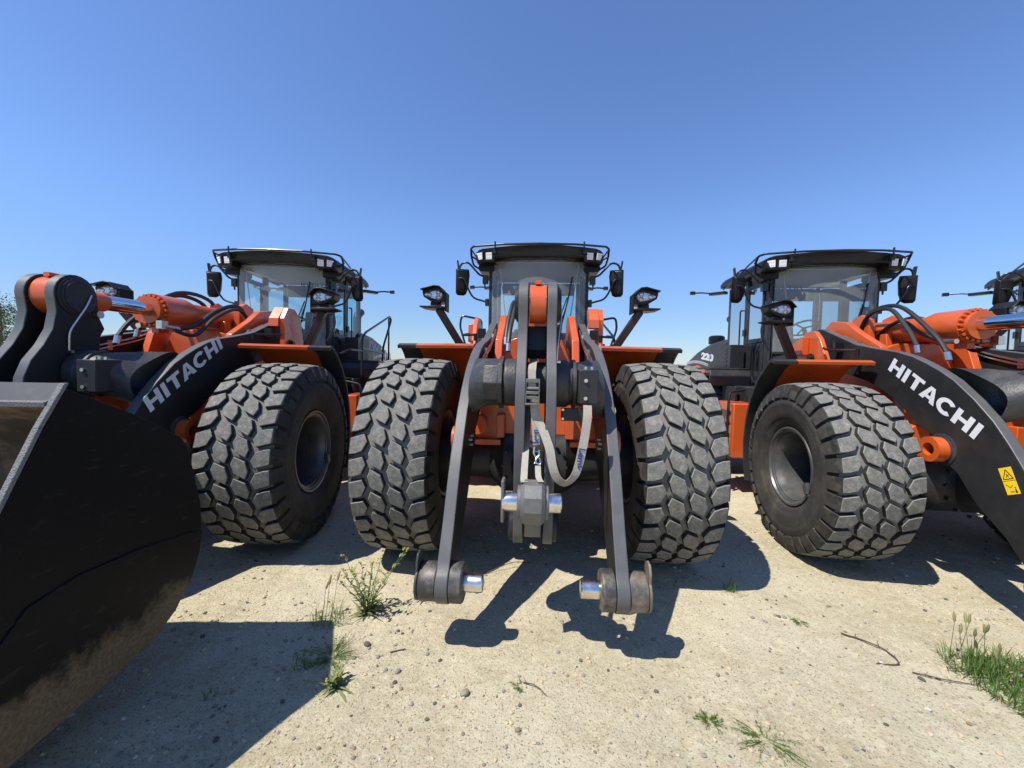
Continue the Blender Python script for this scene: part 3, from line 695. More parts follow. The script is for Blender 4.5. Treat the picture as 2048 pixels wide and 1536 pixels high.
        b.prism([(cx - s * x * 0.95, cz + z * 0.95) for x, z in tear], cy - 0.026, cy - 0.0215, 'y')
        for px_, pz_ in ((0.05, 0.028), (0.05, -0.028), (-0.05, 0.0)):
            b.lathe([(0, 0.030), (0.008, 0.024), (0.014, 0.012), (0.016, 0.0)], (cx - s * px_, cy - 0.027, cz + pz_), (0, -1, 0), 16)
        grow(b).build('reflector', REFLECT, hl)
        # black grab rail by the steps
        b = MB(); b.ring(round_path([(s * 0.72, 1.45, 2.02), (s * 0.72, 1.45, 2.27), (s * 0.98, 1.45, 2.32), (s * 1.0, 1.45, 2.18), (s * 0.92, 1.40, 1.95)], 0.05), 0.014, 8)
        b.build('grab_rail', BLACKM, L)
    cab(L); shift_cab(L); rear(L)
    return L

def wy(x): return 1.47 + 0.15 * (abs(x) / 0.70) ** 2.4            # windshield curve
def part_of(L, nm, side=0):
    for ch in L.children_recursive:
        if ch.name.split('.')[0] == nm:
            xs = [v.co.x for v in ch.data.vertices] if ch.data else [0]
            if side == 0 or side * sum(xs) / len(xs) > 0: return ch
def cab(L):
    # lower body and pillars
    b = MB()
    b.box(-0.74, 0.74, 1.66, 3.02, 1.46, 1.98)
    b.prism([(-0.66, 1.62), (-0.5, 1.53), (0.0, 1.46), (0.5, 1.53), (0.66, 1.62), (0.70, 1.70), (-0.70, 1.70)], 1.50, 1.96, 'z')
    for s in (-1, 1):
        sx = s * 0.70
        b.prism([(s * 0.708, 1.63), (s * 0.742, 1.65), (s * 0.75, 1.74), (s * 0.715, 1.76)], 1.50, 3.14, 'z')      # A pillar
        b.box(min(s * 0.69, s * 0.752), max(s * 0.69, s * 0.752), 2.30, 2.39, 1.50, 3.10)
        b.box(min(s * 0.69, s * 0.745), max(s * 0.69, s * 0.745), 2.93, 3.03, 1.98, 3.10)
        b.box(min(s * 0.735, s * 0.755), max(s * 0.735, s * 0.755), 1.765, 2.295, 1.52, 2.12)                      # door skin
        b.box(min(s * 0.735, s * 0.75), max(s * 0.735, s * 0.75), 2.395, 2.93, 1.50, 2.02)
        b.box(min(s * 0.735, s * 0.757), max(s * 0.735, s * 0.757), 1.765, 1.83, 2.12, 3.0); b.box(min(s * 0.735, s * 0.757), max(s * 0.735, s * 0.757), 2.235, 2.295, 2.12, 3.0)
        b.box(min(s * 0.735, s * 0.757), max(s * 0.735, s * 0.757), 1.83, 2.235, 2.12, 2.19); b.box(min(s * 0.735, s * 0.757), max(s * 0.735, s * 0.757), 1.83, 2.235, 2.93, 3.0)
    b.box(-0.66, 0.66, 2.95, 3.02, 1.98, 2.14); b.box(-0.66, 0.66, 2.95, 3.02, 2.90, 3.10)
    c = b.build('cab', DARK, L, bevel=0.008)
    # roof with visor
    b = MB()
    out = [(-0.64, 3.135), (-0.645, 3.06), (-0.88, 3.06), (-0.905, 3.10), (-0.905, 3.18), (-0.87, 3.235), (-0.80, 3.258), (-0.60, 3.270), (-0.3, 3.282), (0, 3.286), (0.3, 3.282), (0.60, 3.270), (0.80, 3.258), (0.87, 3.235), (0.905, 3.18), (0.905, 3.10), (0.88, 3.06), (0.645, 3.06), (0.64, 3.135)]
    ys = [(1.33, 0.93), (1.36, 0.985), (1.45, 1.0), (2.2, 1.0), (2.9, 0.99), (3.05, 0.93)]
    vs = []; n = len(out)
    for y, k in ys:
        for x, z in out:
            zz = 3.1 + (z - 3.1) * k
            yy = y + 0.10 * (x / 0.88) ** 2 * (1 if y < 2 else 0)
            if z < 3.13 and y > 1.9: zz = 3.12
            vs.append((x * (0.985 if k < 0.95 else 1), yy, zz))
    fs = [list(range(n)), list(range((len(ys) - 1) * n, len(ys) * n))]
    for i in range(len(ys) - 1):
        for j in range(n): fs.append((i * n + j, i * n + (j + 1) % n, (i + 1) * n + (j + 1) % n, (i + 1) * n + j))
    b.add(vs, fs); rf = b.build('roof', BLACK, c, bevel=0.006)
    MB().box(-0.64, 0.64, 1.62, 2.94, 3.105, 3.12).build('headliner', LINER, c)
    for s in (-1, 1):
        b = MB()
        b.prism([(s * 0.65, 2.995), (s * 0.65, 3.062), (s * 0.89, 3.062), (s * 0.89, 3.01), (s * 0.86, 2.985), (s * 0.67, 2.98)], 1.60, 1.88, 'y')
        b.prism([(s * 0.645, 3.07), (s * 0.645, 3.22), (s * 0.90, 3.21), (s * 0.90, 3.08)], 1.46, 1.60, 'y')
        b.ring(round_path([(s * 0.70, 1.62, 2.99), (s * 0.71, 1.62, 2.93), (s * 0.74, 1.68, 2.88)], 0.02), 0.012, 8)
        b.build('visor_corner', BLACK, rf, bevel=0.01)
    for s in (-1, 1):
        for k, x in enumerate((0.712, 0.835)):
            yy = 1.425 + 0.02 * k; a = s * R(12 + 22 * k)
            b = MB(); b.obox((s * x, yy, 3.145), (0.108, 0.05, 0.108), (R(8), 0, a)); wl = b.build('work_light', BLACK, rf, bevel=0.01)
            e = Euler((R(8), 0, a)).to_matrix(); b = MB(); p = Vector((s * x, yy, 3.145)) + e @ Vector((0, -0.028, 0))
            b.obox(p, (0.090, 0.012, 0.088), (R(8), 0, a))
            for dx in (-0.024, 0, 0.024):
                for dz in (-0.02, 0.02): b.obox(p + e @ Vector((dx, -0.0075, dz)), (0.009, 0.004, 0.008), (R(8), 0, a), 1)
            b.build('lens', [LED, DECALG], wl, bevel=0.0015)
    # roof rail
    b = MB()
    b.ring(round_path([(-0.985, 1.58, 3.18), (-0.98, 1.50, 3.265), (-0.93, 1.42, 3.272), (-0.5, 1.31, 3.270), (0, 1.27, 3.268), (0.5, 1.31, 3.270), (0.93, 1.42, 3.272), (0.98, 1.50, 3.265), (0.985, 1.58, 3.18)], 0.025), 0.0145, 8)
    for s in (-1, 1):
        b.ring(round_path([(s * 0.98, 1.50, 3.265), (s * 0.985, 1.56, 3.18), (s * 0.96, 1.62, 3.07), (s * 0.88, 1.68, 3.03)], 0.03), 0.013, 8)
        b.ring(round_path([(s * 0.985, 1.56, 3.18), (s * 0.89, 1.60, 3.13)], 0.02), 0.012, 8)
        b.ring(round_path([(s * 0.98, 1.52, 3.26), (s * 0.95, 1.85, 3.23), (s * 0.92, 2.4, 3.14), (s * 0.86, 3.0, 3.10)], 0.03), 0.012, 8)
        b.ring([(s * 0.62, 1.295, 3.30), (s * 0.62, 1.30, 3.22), (s * 0.62, 1.36, 3.16)], 0.012, 8); b.obox((s * 0.635, 1.345, 3.19), (0.045, 0.05, 0.075))
    b.build('roof_rail', BLACKM, rf)
    # rear light bracket on the roof
    for s in (-1, 1):
        b = MB()
        b.beam((s * 0.80, 3.02, 3.05), (s * 0.98, 3.25, 3.06), 0.10, 0.05, up=(0, 0, 1)); b.ring(round_path([(s * 0.96, 3.22, 3.07), (s * 1.10, 3.30, 3.10), (s * 1.22, 3.34, 3.10)], 0.03), 0.015, 8)
        b.obox((s * 1.25, 3.35, 3.10), (0.08, 0.06, 0.06))
        b.build('light_bracket', BLACKM, rf, bevel=0.004)
    # glazing
    def curved(zs, half, off=0.0, n=16):
        b = MB(); xs = [-half + 2 * half * i / n for i in range(n + 1)]
        vs = [(x, wy(x) + off + sl_ * 0.0, z) for z, sl_ in zs for x in xs]; k = n + 1
        b.add(vs, [(j * k + i, j * k + i + 1, (j + 1) * k + i + 1, (j + 1) * k + i) for j in range(len(zs) - 1) for i in range(n)]); return b
    curved([(1.97, 0), (3.14, 0)], 0.70).build('windshield', GLASS, c, fix=False)
    b = curved([(1.955, 0), (1.985, 0)], 0.705, -0.004)
    for s in (-1, 1): b.ring([(s * 0.70, wy(0.70) - 0.004, 1.96), (s * 0.70, wy(0.70) - 0.004, 3.10)], 0.008, 6)
    b.ring([(x / 10, wy(x / 10) - 0.002, 3.12) for x in range(-7, 8)], 0.008, 6); b.build('window_seal', RUBBER, c)
    for s in (-1, 1):
        MB().add([(s * 0.746, 1.83, 2.19), (s * 0.746, 2.235, 2.19), (s * 0.746, 2.235, 2.93), (s * 0.746, 1.83, 2.93)], [(0, 1, 2, 3)]).build('side_window', SGLASS, c, fix=False)
        MB().add([(s * 0.745, 2.39, 2.02), (s * 0.745, 2.93, 2.02), (s * 0.745, 2.93, 3.08), (s * 0.745, 2.39, 3.08)], [(0, 1, 2, 3)]).build('side_window', SGLASS, c, fix=False)
    MB().add([(-0.68, 2.985, 2.14), (0.68, 2.985, 2.14), (0.68, 2.985, 2.90), (-0.68, 2.985, 2.90)], [(0, 1, 2, 3)]).build('rear_window', SGLASS, c, fix=False)
    put_mesh('window_lettering', word_mesh('window_lettering', 0.075, 0.60), INK, c, (0.02, 2.992, 2.80), (-1, 0, 0), (0, 0, 1))
    put_mesh('window_lettering', word_mesh('window_lettering', 0.075, 0.50), INK, c, (-0.7475, 2.66, 2.66), (0, -1, 0), (0, 0, 1))
    put_mesh('window_lettering', word_mesh('window_lettering', 0.075, 0.50), INK, c, (0.7475, 2.66, 2.66), (0, 1, 0), (0, 0, 1))
    for s in (-1, 1):
        MB().ring([(s * 0.585, wy(0.585) + 0.05, 3.09), (s * 0.43, wy(0.43) + 0.09, 2.02)], 0.0065, 8).build('reflection_rod', LINER, c)  # pale rods added behind the glass to draw its diagonal reflection lines
    # wiper
    b = MB(); W = lambda x, z, d=0.02: (x, wy(x) - d, z)
    b.ring([W(0.15, 1.99, 0.04), W(0.30, 2.30, 0.035), W(0.42, 2.62, 0.02)], 0.009, 6); b.ring([W(0.20, 1.99, 0.04), W(0.34, 2.30, 0.035), W(0.44, 2.60, 0.02)], 0.006, 6)
    b.ring([W(0.34, 2.22, 0.012), W(0.43, 2.58, 0.012), W(0.49, 2.90, 0.012)], 0.010, 6)
    b.build('wiper', BLACK, c)
    # interior
    b = MB()
    b.box(-0.24, 0.24, 2.40, 2.85, 1.99, 2.08); b.obox((0, 2.78, 2.34), (0.46, 0.12, 0.56), (R(-8), 0, 0)); b.obox((0, 2.83, 2.70), (0.28, 0.09, 0.17), (R(-8), 0, 0))
    b.box(0.28, 0.40, 2.30, 2.75, 2.0, 2.26); b.box(-0.40, -0.28, 2.30, 2.75, 2.0, 2.26)
    b.build('seat', SEATM, c, bevel=0.035, seg=3)
    b = MB(); b.prism([(-0.60, 1.68), (0.60, 1.68), (0.5, 1.80), (-0.5, 1.80)], 1.97, 2.16, 'z')
    b.prism([(-0.13, 1.8), (0.13, 1.8), (0.11, 2.0), (-0.11, 2.0)], 1.97, 2.22, 'z'); b.box(0.42, 0.62, 1.75, 2.2, 1.97, 2.12)
    b.build('dashboard', SEATM, c, bevel=0.03, seg=3)
    b = MB(); ctr = Vector((0, 2.08, 2.36)); e = Euler((R(-28), 0, 0)).to_matrix()
    b.ring([ctr + e @ Vector((0.20 * math.cos(t), 0.20 * math.sin(t), 0)) for t in [2 * math.pi * i / 32 for i in range(33)]], 0.014, 8)
    for a in (90, 210, 330): b.ring([ctr, ctr + e @ Vector((0.19 * math.cos(R(a)), 0.19 * math.sin(R(a)), 0))], 0.012, 6)
    b.cyl(ctr, (0, 1.95, 2.15), 0.03, 12); b.build('steering_wheel', BLACK, c)
    # door hardware
    for s in (-1, 1):
        b = MB()
        b.ring(round_path([(s * 0.757, 1.83, 2.12), (s * 0.80, 1.83, 2.14), (s * 0.80, 1.95, 2.02), (s * 0.80, 1.95, 1.60), (s * 0.80, 1.84, 1.54), (s * 0.757, 1.83, 1.56)], 0.04), 0.011, 8)
        b.ring(round_path([(s * 0.752, 2.43, 2.66), (s * 0.80, 2.43, 2.66), (s * 0.80, 2.43, 1.78), (s * 0.752, 2.34, 1.76)], 0.04), 0.012, 8)
        b.obox((s * 0.765, 2.34, 2.30), (0.03, 0.07, 0.10)); b.obox((s * 0.765, 2.34, 1.58), (0.03, 0.07, 0.08))
        b.build('door_rail', BLACKM, c)
        b = MB(); b.box(min(s * 0.7555, s * 0.7575), max(s * 0.7555, s * 0.7575), 1.84, 1.925, 1.72, 2.0); b.ring(round_path([(s * 0.758, 1.88, 1.98), (s * 0.775, 1.87, 1.9), (s * 0.758, 1.88, 1.80)], 0.03), 0.009, 8)
        b.build('door_handle', BLACK, c)
        # mirrors
        b = MB()
        b.ring(round_path([(s * 0.78, 1.68, 2.925), (s * 0.88, 1.68, 2.945), (s * 1.046, 1.68, 3.13), (s * 1.14, 1.69, 3.115), (s * 1.175, 1.70, 3.04), (s * 1.17, 1.70, 2.90)], 0.05), 0.015, 8)
        b.ring(round_path([(s * 0.78, 1.68, 2.575), (s * 0.96, 1.68, 2.625), (s * 1.02, 1.67, 2.71), (s * 1.088, 1.65, 2.896), (s * 1.17, 1.66, 2.90)], 0.05), 0.014, 8)
        b.obox((s * 0.80, 1.69, 2.885), (0.08, 0.07, 0.12)); b.cyl((s * 0.81, 1.69, 2.83), (s * 0.81, 1.69, 2.78), 0.012, 8); b.obox((s * 0.775, 1.69, 2.57), (0.05, 0.06, 0.10))
        b.obox((s * 1.19, 1.71, 3.10), (0.02, 0.05, 0.12), (0, s * R(8), 0))
        ma = b.build('mirror_arm', BLACKM, c, bevel=0.004)
        b = MB(); pr = [(-0.095, 0.175), (0.085, 0.18), (0.098, 0.10), (0.085, -0.07), (0.055, -0.17), (0.015, -0.195), (-0.065, -0.195), (-0.09, -0.16)]
        rot = Euler((R(4), 0, s * R(-24))).to_matrix(); cc = Vector((s * 1.13, 1.73, 2.865))
        vs = []; 
        for d, k in ((-0.055, 0.55), (-0.045, 0.86), (-0.01, 1.0), (0.03, 0.98)):
            for x, z in pr: vs.append(cc + rot @ Vector((-s * x * k, d, z * k)))
        n = len(pr); fs = [list(range(n)), list(range(3 * n, 4 * n))]
        for i in range(3):
            for j in range(n): fs.append((i * n + j, i * n + (j + 1) % n, (i + 1) * n + (j + 1) % n, (i + 1) * n + j))
        b.add(vs, fs); mh = b.build('mirror', BLACK, c, bevel=0.008, seg=2)
        b = MB(); vs = [cc + rot @ Vector((-s * x * 0.9, 0.0325, z * 0.92)) for x, z in pr]; b.add(vs, [list(range(n))]); b.build('mirror_glass', MIRROR, mh)

def shift_cab(L):
    c = part_of(L, 'cab')
    def fx(x):
        a = abs(x); a = a * 0.93 if a < 0.8 else 0.744 + (a - 0.8) * 1.02
        return math.copysign(a, x)
    done = set()
    for o in [c] + list(c.children_recursive):
        if o.matrix_local != Matrix.Identity(4):
            o.location = (fx(o.location.x), o.location.y + 0.28, o.location.z); continue
        if o.data.name in done: continue
        done.add(o.data.name)
        for v in o.data.vertices: v.co.x = fx(v.co.x); v.co.y += 0.28
def rear(L):
    # hood, platforms, chassis, counterweight
    b = MB()
    b.box(-0.48, 0.48, 1.55, 5.3, 0.66, 1.20); b.box(-0.30, 0.30, 0.9, 1.8, 0.70, 1.0)
    b.box(-0.62, 0.62, 3.06, 5.6, 1.20, 1.62); b.box(-0.95, 0.95, 1.70, 2.95, 1.22, 1.455)
    b.box(-0.60, 0.60, 1.72, 3.0, 0.52, 1.16); b.box(-0.42, 0.42, 0.45, 1.5, 0.46, 0.74)
    b.build('chassis', DARK, L, bevel=0.01)
    b = MB()
    hp = [(3.34, 1.62), (3.34, 2.16), (3.6, 2.17), (4.2, 2.13), (4.9, 2.00), (5.5, 1.82), (5.75, 1.65)]
    xs = [(-0.70, 0.0), (-0.66, 0.05), (-0.50, 0.09), (0.50, 0.09), (0.66, 0.05), (0.70, 0.0)]
    vs = []; n = len(hp)
    for x, dz in xs:
        for i, (y, z) in enumerate(hp): vs.append((x, y, z + (dz if i > 0 else 0)))
    fs = [list(range(n)), list(range(5 * n, 6 * n))]
    for k in range(5):
        for i in range(n): fs.append((k * n + i, k * n + (i + 1) % n, (k + 1) * n + (i + 1) % n, (k + 1) * n + i))
    b.add(vs, fs); hd = b.build('hood', DARK, L, bevel=0.01)
    for s in (-1, 1):
        b = MB()
        b.prism([(3.9, 1.625), (4.3, 1.625), (5.45, 1.625), (5.5, 1.70), (4.75, 1.78), (4.3, 1.68)], s * 0.7005, s * 0.706, 'x')
        b.build('hood_trim', ORANGE, hd)
        b = MB(); n = 14
        for w0, w1, zz in ((0.0, 0.028, 1.80), (0.036, 0.055, 1.80)):
            pts = [(4.15 + 1.35 * i / n, zz + 0.05 * math.sin(i / n * math.pi) - 0.0 + 0.05 * (i / n)) for i in range(n + 1)]
            for i in range(n):
                (y0, z0), (y1, z1) = pts[i], pts[i + 1]
                b.add([(s * 0.7035, y0, z0 - w1), (s * 0.7035, y1, z1 - w1), (s * 0.7035, y1, z1 - w0), (s * 0.7035, y0, z0 - w0)], [(0, 1, 2, 3)])
        b.build('hood_stripe', DECALG, hd, fix=False)
    b = MB(); b.ring(round_path([(0.10, 5.0, 1.95), (0.10, 5.0, 2.70), (0.10, 5.25, 2.80)], 0.12, 6), 0.085, 20); b.build('exhaust_pipe', DARK, hd)
    b = MB(); b.lathe([(-0.12, 0.07), (0.06, 0.07), (0.06, 0.15), (0.16, 0.155), (0.21, 0.15), (0.235, 0.11), (0.24, 0.0)], (-0.35, 4.75, 2.16), (0, 0, 1), 28); b.build('pre_cleaner', BLACK, hd)
    for s in (-1, 1):
        # step box, ladder, rear fender
        b = MB(); b.box(min(s * 0.80, s * 1.22), max(s * 0.80, s * 1.22), 1.62, 2.16, 0.50, 1.24); b.build('tool_box', ORANGE, L, bevel=0.015)
        b = MB()
        for k in range(4): b.box(min(s * 1.222, s * 1.30), max(s * 1.222, s * 1.30), 1.74, 2.12, 0.42 + 0.17 * k, 0.45 + 0.17 * k)
        b.ring(round_path([(s * 1.25, 1.72, 0.36), (s * 1.25, 1.72, 1.15), (s * 1.22, 1.78, 1.38), (s * 1.0, 1.82, 1.42)], 0.06), 0.017, 8)
        b.ring(round_path([(s * 1.25, 2.14, 0.36), (s * 1.25, 2.14, 1.05)], 0.06), 0.017, 8)
        b.obox((s * 1.24, 1.95, 1.10), (0.03, 0.5, 0.05))
        b.build('ladder', BLACKM, L)
        b = MB(); b.prism([(2.05, 1.45), (2.05, 1.25), (2.45, 0.95), (2.60, 1.0), (2.5, 1.45)], s * 1.0, s * 1.04, 'x'); b.box(min(s * 0.72, s * 1.30), max(s * 0.72, s * 1.30), 2.35, 4.3, 1.69, 1.72)
        b.prism([(2.35, 1.69), (2.30, 1.60), (2.33, 1.45), (2.37, 1.45), (2.345, 1.60), (2.40, 1.69)], s * 0.72, s * 1.30, 'x')
        b.build('rear_fender', DARK, L, bevel=0.01)
        b = MB(); b.box(min(s * 0.75, s * 0.95), max(s * 0.75, s * 0.95), 2.50, 3.05, 1.725, 2.08)
        for k in range(5): b.box(min(s * 0.951, s * 0.956), max(s * 0.951, s * 0.956), 2.62, 2.72, 1.75 + 0.06 * k, 1.785 + 0.06 * k)
        b.build('battery_box', DARK, L, bevel=0.02)
    b = MB()
    b.prism([(-1.15, 5.1), (1.15, 5.1), (1.2, 5.6), (0.95, 6.1), (-0.95, 6.1), (-1.2, 5.6)], 0.75, 1.60, 'z'); b.build('counterweight', ORANGE, L, bevel=0.03)
    b = MB()
    b.ring(round_path([(1.12, 2.15, 1.50), (1.12, 2.15, 2.02), (1.12, 2.30, 2.14), (1.12, 3.75, 2.56), (1.12, 3.85, 2.50), (1.12, 3.32, 1.98), (1.12, 3.25, 1.70)], 0.07), 0.018, 8)
    b.ring([(1.12, 3.68, 1.70), (1.12, 3.68, 2.54)], 0.016, 8); b.ring([(1.12, 2.15, 1.90), (1.12, 3.25, 1.86)], 0.016, 8)
    b.ring(round_path([(1.12, 2.15, 1.86), (1.10, 1.70, 1.86), (1.0, 1.62, 1.80)], 0.05), 0.016, 8)
    b.build('handrail', BLACKM, L)

# ------------------------------------------------------------------ the four loaders
GRP = 'wheel loaders parked in a row'
base = make_loader()
def settle(L, loc, yaw, rad, label):
    L.location = loc; L.rotation_euler = (0, 0, yaw); L['label'] = label; L['category'] = 'wheel loader'; L['group'] = GRP
    k = rad / RT
    for ch in L.children:
        nm = ch.name.split('.')[0]
        if nm == 'wheel':
            ch.scale = (1, k, k); ch.location.z = rad - 0.012
        if nm == 'axle': ch.location.z = (rad - RT)
        if nm == 'pivot_bracket': ch.location.z = (rad - RT) * 1.0
        if nm == 'fender': ch.location.z = (rad - RT) * 1.1
loaders = {1: base, 0: copy_tree(base), 2: copy_tree(base), 3: copy_tree(base)}
settle(loaders[1], (0.055, 3.71, 0), -0.015, 0.875, 'orange and black wheel loader facing the camera head-on, webbing strap looped on its bare boom')
settle(loaders[0], (-3.42, 3.622, 0), 0.0944, 0.839, 'wheel loader with a big black bucket on its boom, handrail above its platform')
settle(loaders[2], (3.834, 3.804, 0), -0.0777, 0.80, 'wheel loader with a yellow warning sticker on its white-lettered boom arm')
settle(loaders[3], (6.62, 3.75, 0), -0.50, 0.839, 'wheel loader cut off by the photo edge behind another loader\'s orange cylinder')

c0 = part_of(loaders[0], 'cab'); c0.location = (0, 0.2, -0.075); c0.scale = (0.95, 1, 1)
part_of(loaders[2], 'cab').location.z = -0.03

# model numbers on the hoods
def hood_number(L, txt, s, w_, y0, z0, sz):
    hd = part_of(L, 'hood')
    xa = (0, s, 0.0 - 0.12); me = text_mesh(txt, sz, bold=0.012)
    for v in me.vertices: v.co.x *= w_
    put_mesh('model_number', me, WHITE, hd, (s * 0.7045, y0, z0), (0, s, -0.10 * 1), (0, 0, 1))
for s in (-1, 1):
    hood_number(loaders[2], '220', s, 2.5, 4.22, 1.93, 0.17)
    hood_number(loaders[0], '310', s, 2.0, 5.05, 1.86, 0.28)
zw = text_mesh('ZW', 0.24, bold=0.012)
for v in zw.vertices: v.co.x *= 1.8
put_mesh('model_number', zw, BLUE, part_of(loaders[0], 'hood'), (0.7045, 4.12, 1.98), (0, 1, -0.1), (0, 0, 1))

# warning stickers on the boom of the right-hand loader
arm2 = part_of(loaders[2], 'boom_arm', -1)
ex = Vector((0, -0.94, 0.42)).normalized(); ey = Vector((0, 0.32, 0.94)); ey = (ey - ex * ey.dot(ex)).normalized()
def on_arm(u, v, d=0.0): return Vector((-0.5525 - d, -1.06, 0.99)) + ex * u + ey * v
b = MB(); b.add([on_arm(-0.042, -0.088), on_arm(0.042, -0.088), on_arm(0.042, 0.088), on_arm(-0.042, 0.088)], [(0, 1, 2, 3)])
st = b.build('warning_sticker', YELLOW, arm2, fix=False)
b = MB()
def ink_line(pts, wd):
    for (a, c) in zip(pts[:-1], pts[1:]):
        a = Vector(a); c = Vector(c); t = (c - a).normalized() * wd / 2; nn = Vector((-t.y, t.x))
        b.add([on_arm(*(a + nn), 0.001), on_arm(*(c + nn), 0.001), on_arm(*(c - nn), 0.001), on_arm(*(a - nn), 0.001)], [(0, 1, 2, 3)])
ink_line([(-0.032, 0.012), (0.032, 0.012), (0, 0.074), (-0.032, 0.012)], 0.005)
ink_line([(-0.042, 0.0), (0.042, 0.0)], 0.002)
ink_line([(-0.008, 0.024), (0.0, 0.036), (-0.004, 0.046)], 0.005); ink_line([(0.004, 0.022), (0.004, 0.034), (0.010, 0.040)], 0.004)
ink_line([(-0.03, -0.02), (-0.005, -0.045), (0.012, -0.03)], 0.003); ink_line([(0.018, -0.08), (0.022, -0.055), (0.026, -0.08)], 0.006); ink_line([(-0.015, -0.07), (0.012, -0.072)], 0.004); ink_line([(0.022, -0.05), (0.022, -0.044)], 0.008)
b.build('pictogram', INK, st, fix=False)
b = MB(); b.add([on_arm(u + 0.12, v + 0.06) for u, v in ((-0.042, -0.088), (0.042, -0.088), (0.042, 0.088), (-0.042, 0.088))][::1], [(0, 1, 2, 3)])

# ------------------------------------------------------------------ bucket of the left loader
def bucket(L):
    BK = bpy.data.materials.new('bucket_paint'); BK.use_nodes = True; n = BK.node_tree.nodes; l = BK.node_tree.links; p = n['Principled BSDF']
    tc = n.new('ShaderNodeTexCoord'); sx = n.new('ShaderNodeSeparateXYZ'); l.new(tc.outputs['Object'], sx.inputs[0])
    no = n.new('ShaderNodeTexNoise'); no.inputs['Scale'].default_value = 2.2; no.inputs['Detail'].default_value = 9; no.inputs['Roughness'].default_value = 0.7; l.new(tc.outputs['Object'], no.inputs[0])
    nf = n.new('ShaderNodeTexNoise'); nf.inputs['Scale'].default_value = 70; nf.inputs['Detail'].default_value = 4; l.new(tc.outputs['Object'], nf.inputs[0])
    # dirt band low on the plates: height threshold broken up by noise
    mr = n.new('ShaderNodeMapRange'); mr.inputs[1].default_value = 0.74; mr.inputs[2].default_value = 0.34; mr.inputs[3].default_value = -0.25; mr.inputs[4].default_value = 0.42; l.new(sx.outputs[2], mr.inputs[0])
    ad = n.new('ShaderNodeMath'); ad.operation = 'ADD'; l.new(mr.outputs[0], ad.inputs[0]); l.new(no.outputs['Fac'], ad.inputs[1])
    th = n.new('ShaderNodeMapRange'); th.inputs[1].default_value = 0.66; th.inputs[2].default_value = 0.78; th.inputs[3].default_value = 0; th.inputs[4].default_value = 0.8; l.new(ad.outputs[0], th.inputs[0])
    br = n.new('ShaderNodeMapRange'); br.inputs[1].default_value = 0.25; br.inputs[2].default_value = 0.7; br.inputs[3].default_value = 0.45; l.new(nf.outputs['Fac'], br.inputs[0])
    mu = n.new('ShaderNodeMath'); mu.operation = 'MULTIPLY'; l.new(th.outputs[0], mu.inputs[0]); l.new(br.outputs[0], mu.inputs[1])
    mx = n.new('ShaderNodeMix'); mx.data_type = 'RGBA'; mx.inputs[6].default_value = (0.006, 0.006, 0.0068, 1); mx.inputs[7].default_value = (0.20, 0.152, 0.092, 1)
    l.new(mu.outputs[0], mx.inputs[0])
    mp = n.new('ShaderNodeMapping'); mp.inputs['Scale'].default_value = (1, 5, 26); mp.inputs['Rotation'].default_value = (R(28), 0, 0); l.new(tc.outputs['Object'], mp.inputs[0])
    sc_ = n.new('ShaderNodeTexNoise'); sc_.inputs['Scale'].default_value = 2.0; sc_.inputs['Detail'].default_value = 7; l.new(mp.outputs[0], sc_.inputs[0])
    sm = n.new('ShaderNodeMapRange'); sm.inputs[1].default_value = 0.62; sm.inputs[2].default_value = 0.78; sm.inputs[3].default_value = 0; sm.inputs[4].default_value = 0.35; l.new(sc_.outputs['Fac'], sm.inputs[0])
    m3 = n.new('ShaderNodeMix'); m3.data_type = 'RGBA'; l.new(sm.outputs[0], m3.inputs[0]); l.new(mx.outputs[2], m3.inputs[6]); m3.inputs[7].default_value = (0.075, 0.066, 0.055, 1)
    l.new(m3.outputs[2], p.inputs['Base Color']); p.inputs['Roughness'].default_value = 0.5; p.inputs['Specular IOR Level'].default_value = 0.15
    bp = n.new('ShaderNodeBump'); bp.inputs['Strength'].default_value = 0.08; bp.inputs['Distance'].default_value = 0.01; l.new(nf.outputs['Fac'], bp.inputs['Height']); l.new(bp.outputs[0], p.inputs['Normal'])
    EDGE = mat('bucket_edge', (0.15, 0.15, 0.155), 0.6, var=0.35, scale=40, bump=0.9, bscale=160)
    INS = mat('bucket_inside', (0.05, 0.042, 0.034), 0.7, var=0.5, scale=6, dirt=(0.36, 0.27, 0.17), dirt_amt=0.95, dirt_scale=2.2, bump=0.3, bscale=30)
    W_ = 1.42
    back = [(-2.30, 1.565), (-2.0, 1.425), (-1.74, 1.275), (-1.69, 1.22), (-1.645, 1.05), (-1.60, 0.88), (-1.595, 0.74), (-1.62, 0.60), (-1.68, 0.48), (-1.80, 0.365), (-1.95, 0.295), (-2.20, 0.275), (-2.95, 0.265)]
    side = back + [(-2.97, 0.30), (-2.80, 0.62), (-2.58, 1.04), (-2.385, 1.41)]
    b = MB()
    th_ = 0.035; sh_in = []
    for i, (y, z) in enumerate(back):
        a = Vector(back[max(i - 1, 0)]); c = Vector(back[min(i + 1, len(back) - 1)]); d = (c - a).normalized(); nn = Vector((d.y, -d.x))
        if nn.x > 0 and i not in (0,): nn = nn
        q = Vector((y, z)) + Vector((-abs(0), 0)) + (Vector((d.y, -d.x)) if Vector((d.y, -d.x)).dot(Vector((-2.3, 0.9)) - Vector((y, z))) > 0 else -Vector((d.y, -d.x))) * th_
        sh_in.append((q.x, q.y))
    n_ = len(back); vs = [(-W_ + 0.03, y, z) for y, z in back] + [(W_ - 0.03, y, z) for y, z in back]
    b.add(vs, [(i, i + 1, n_ + i + 1, n_ + i) for i in range(n_ - 1)])
    bk = b.build('bucket', BK, L, fix=False, sharp=40)
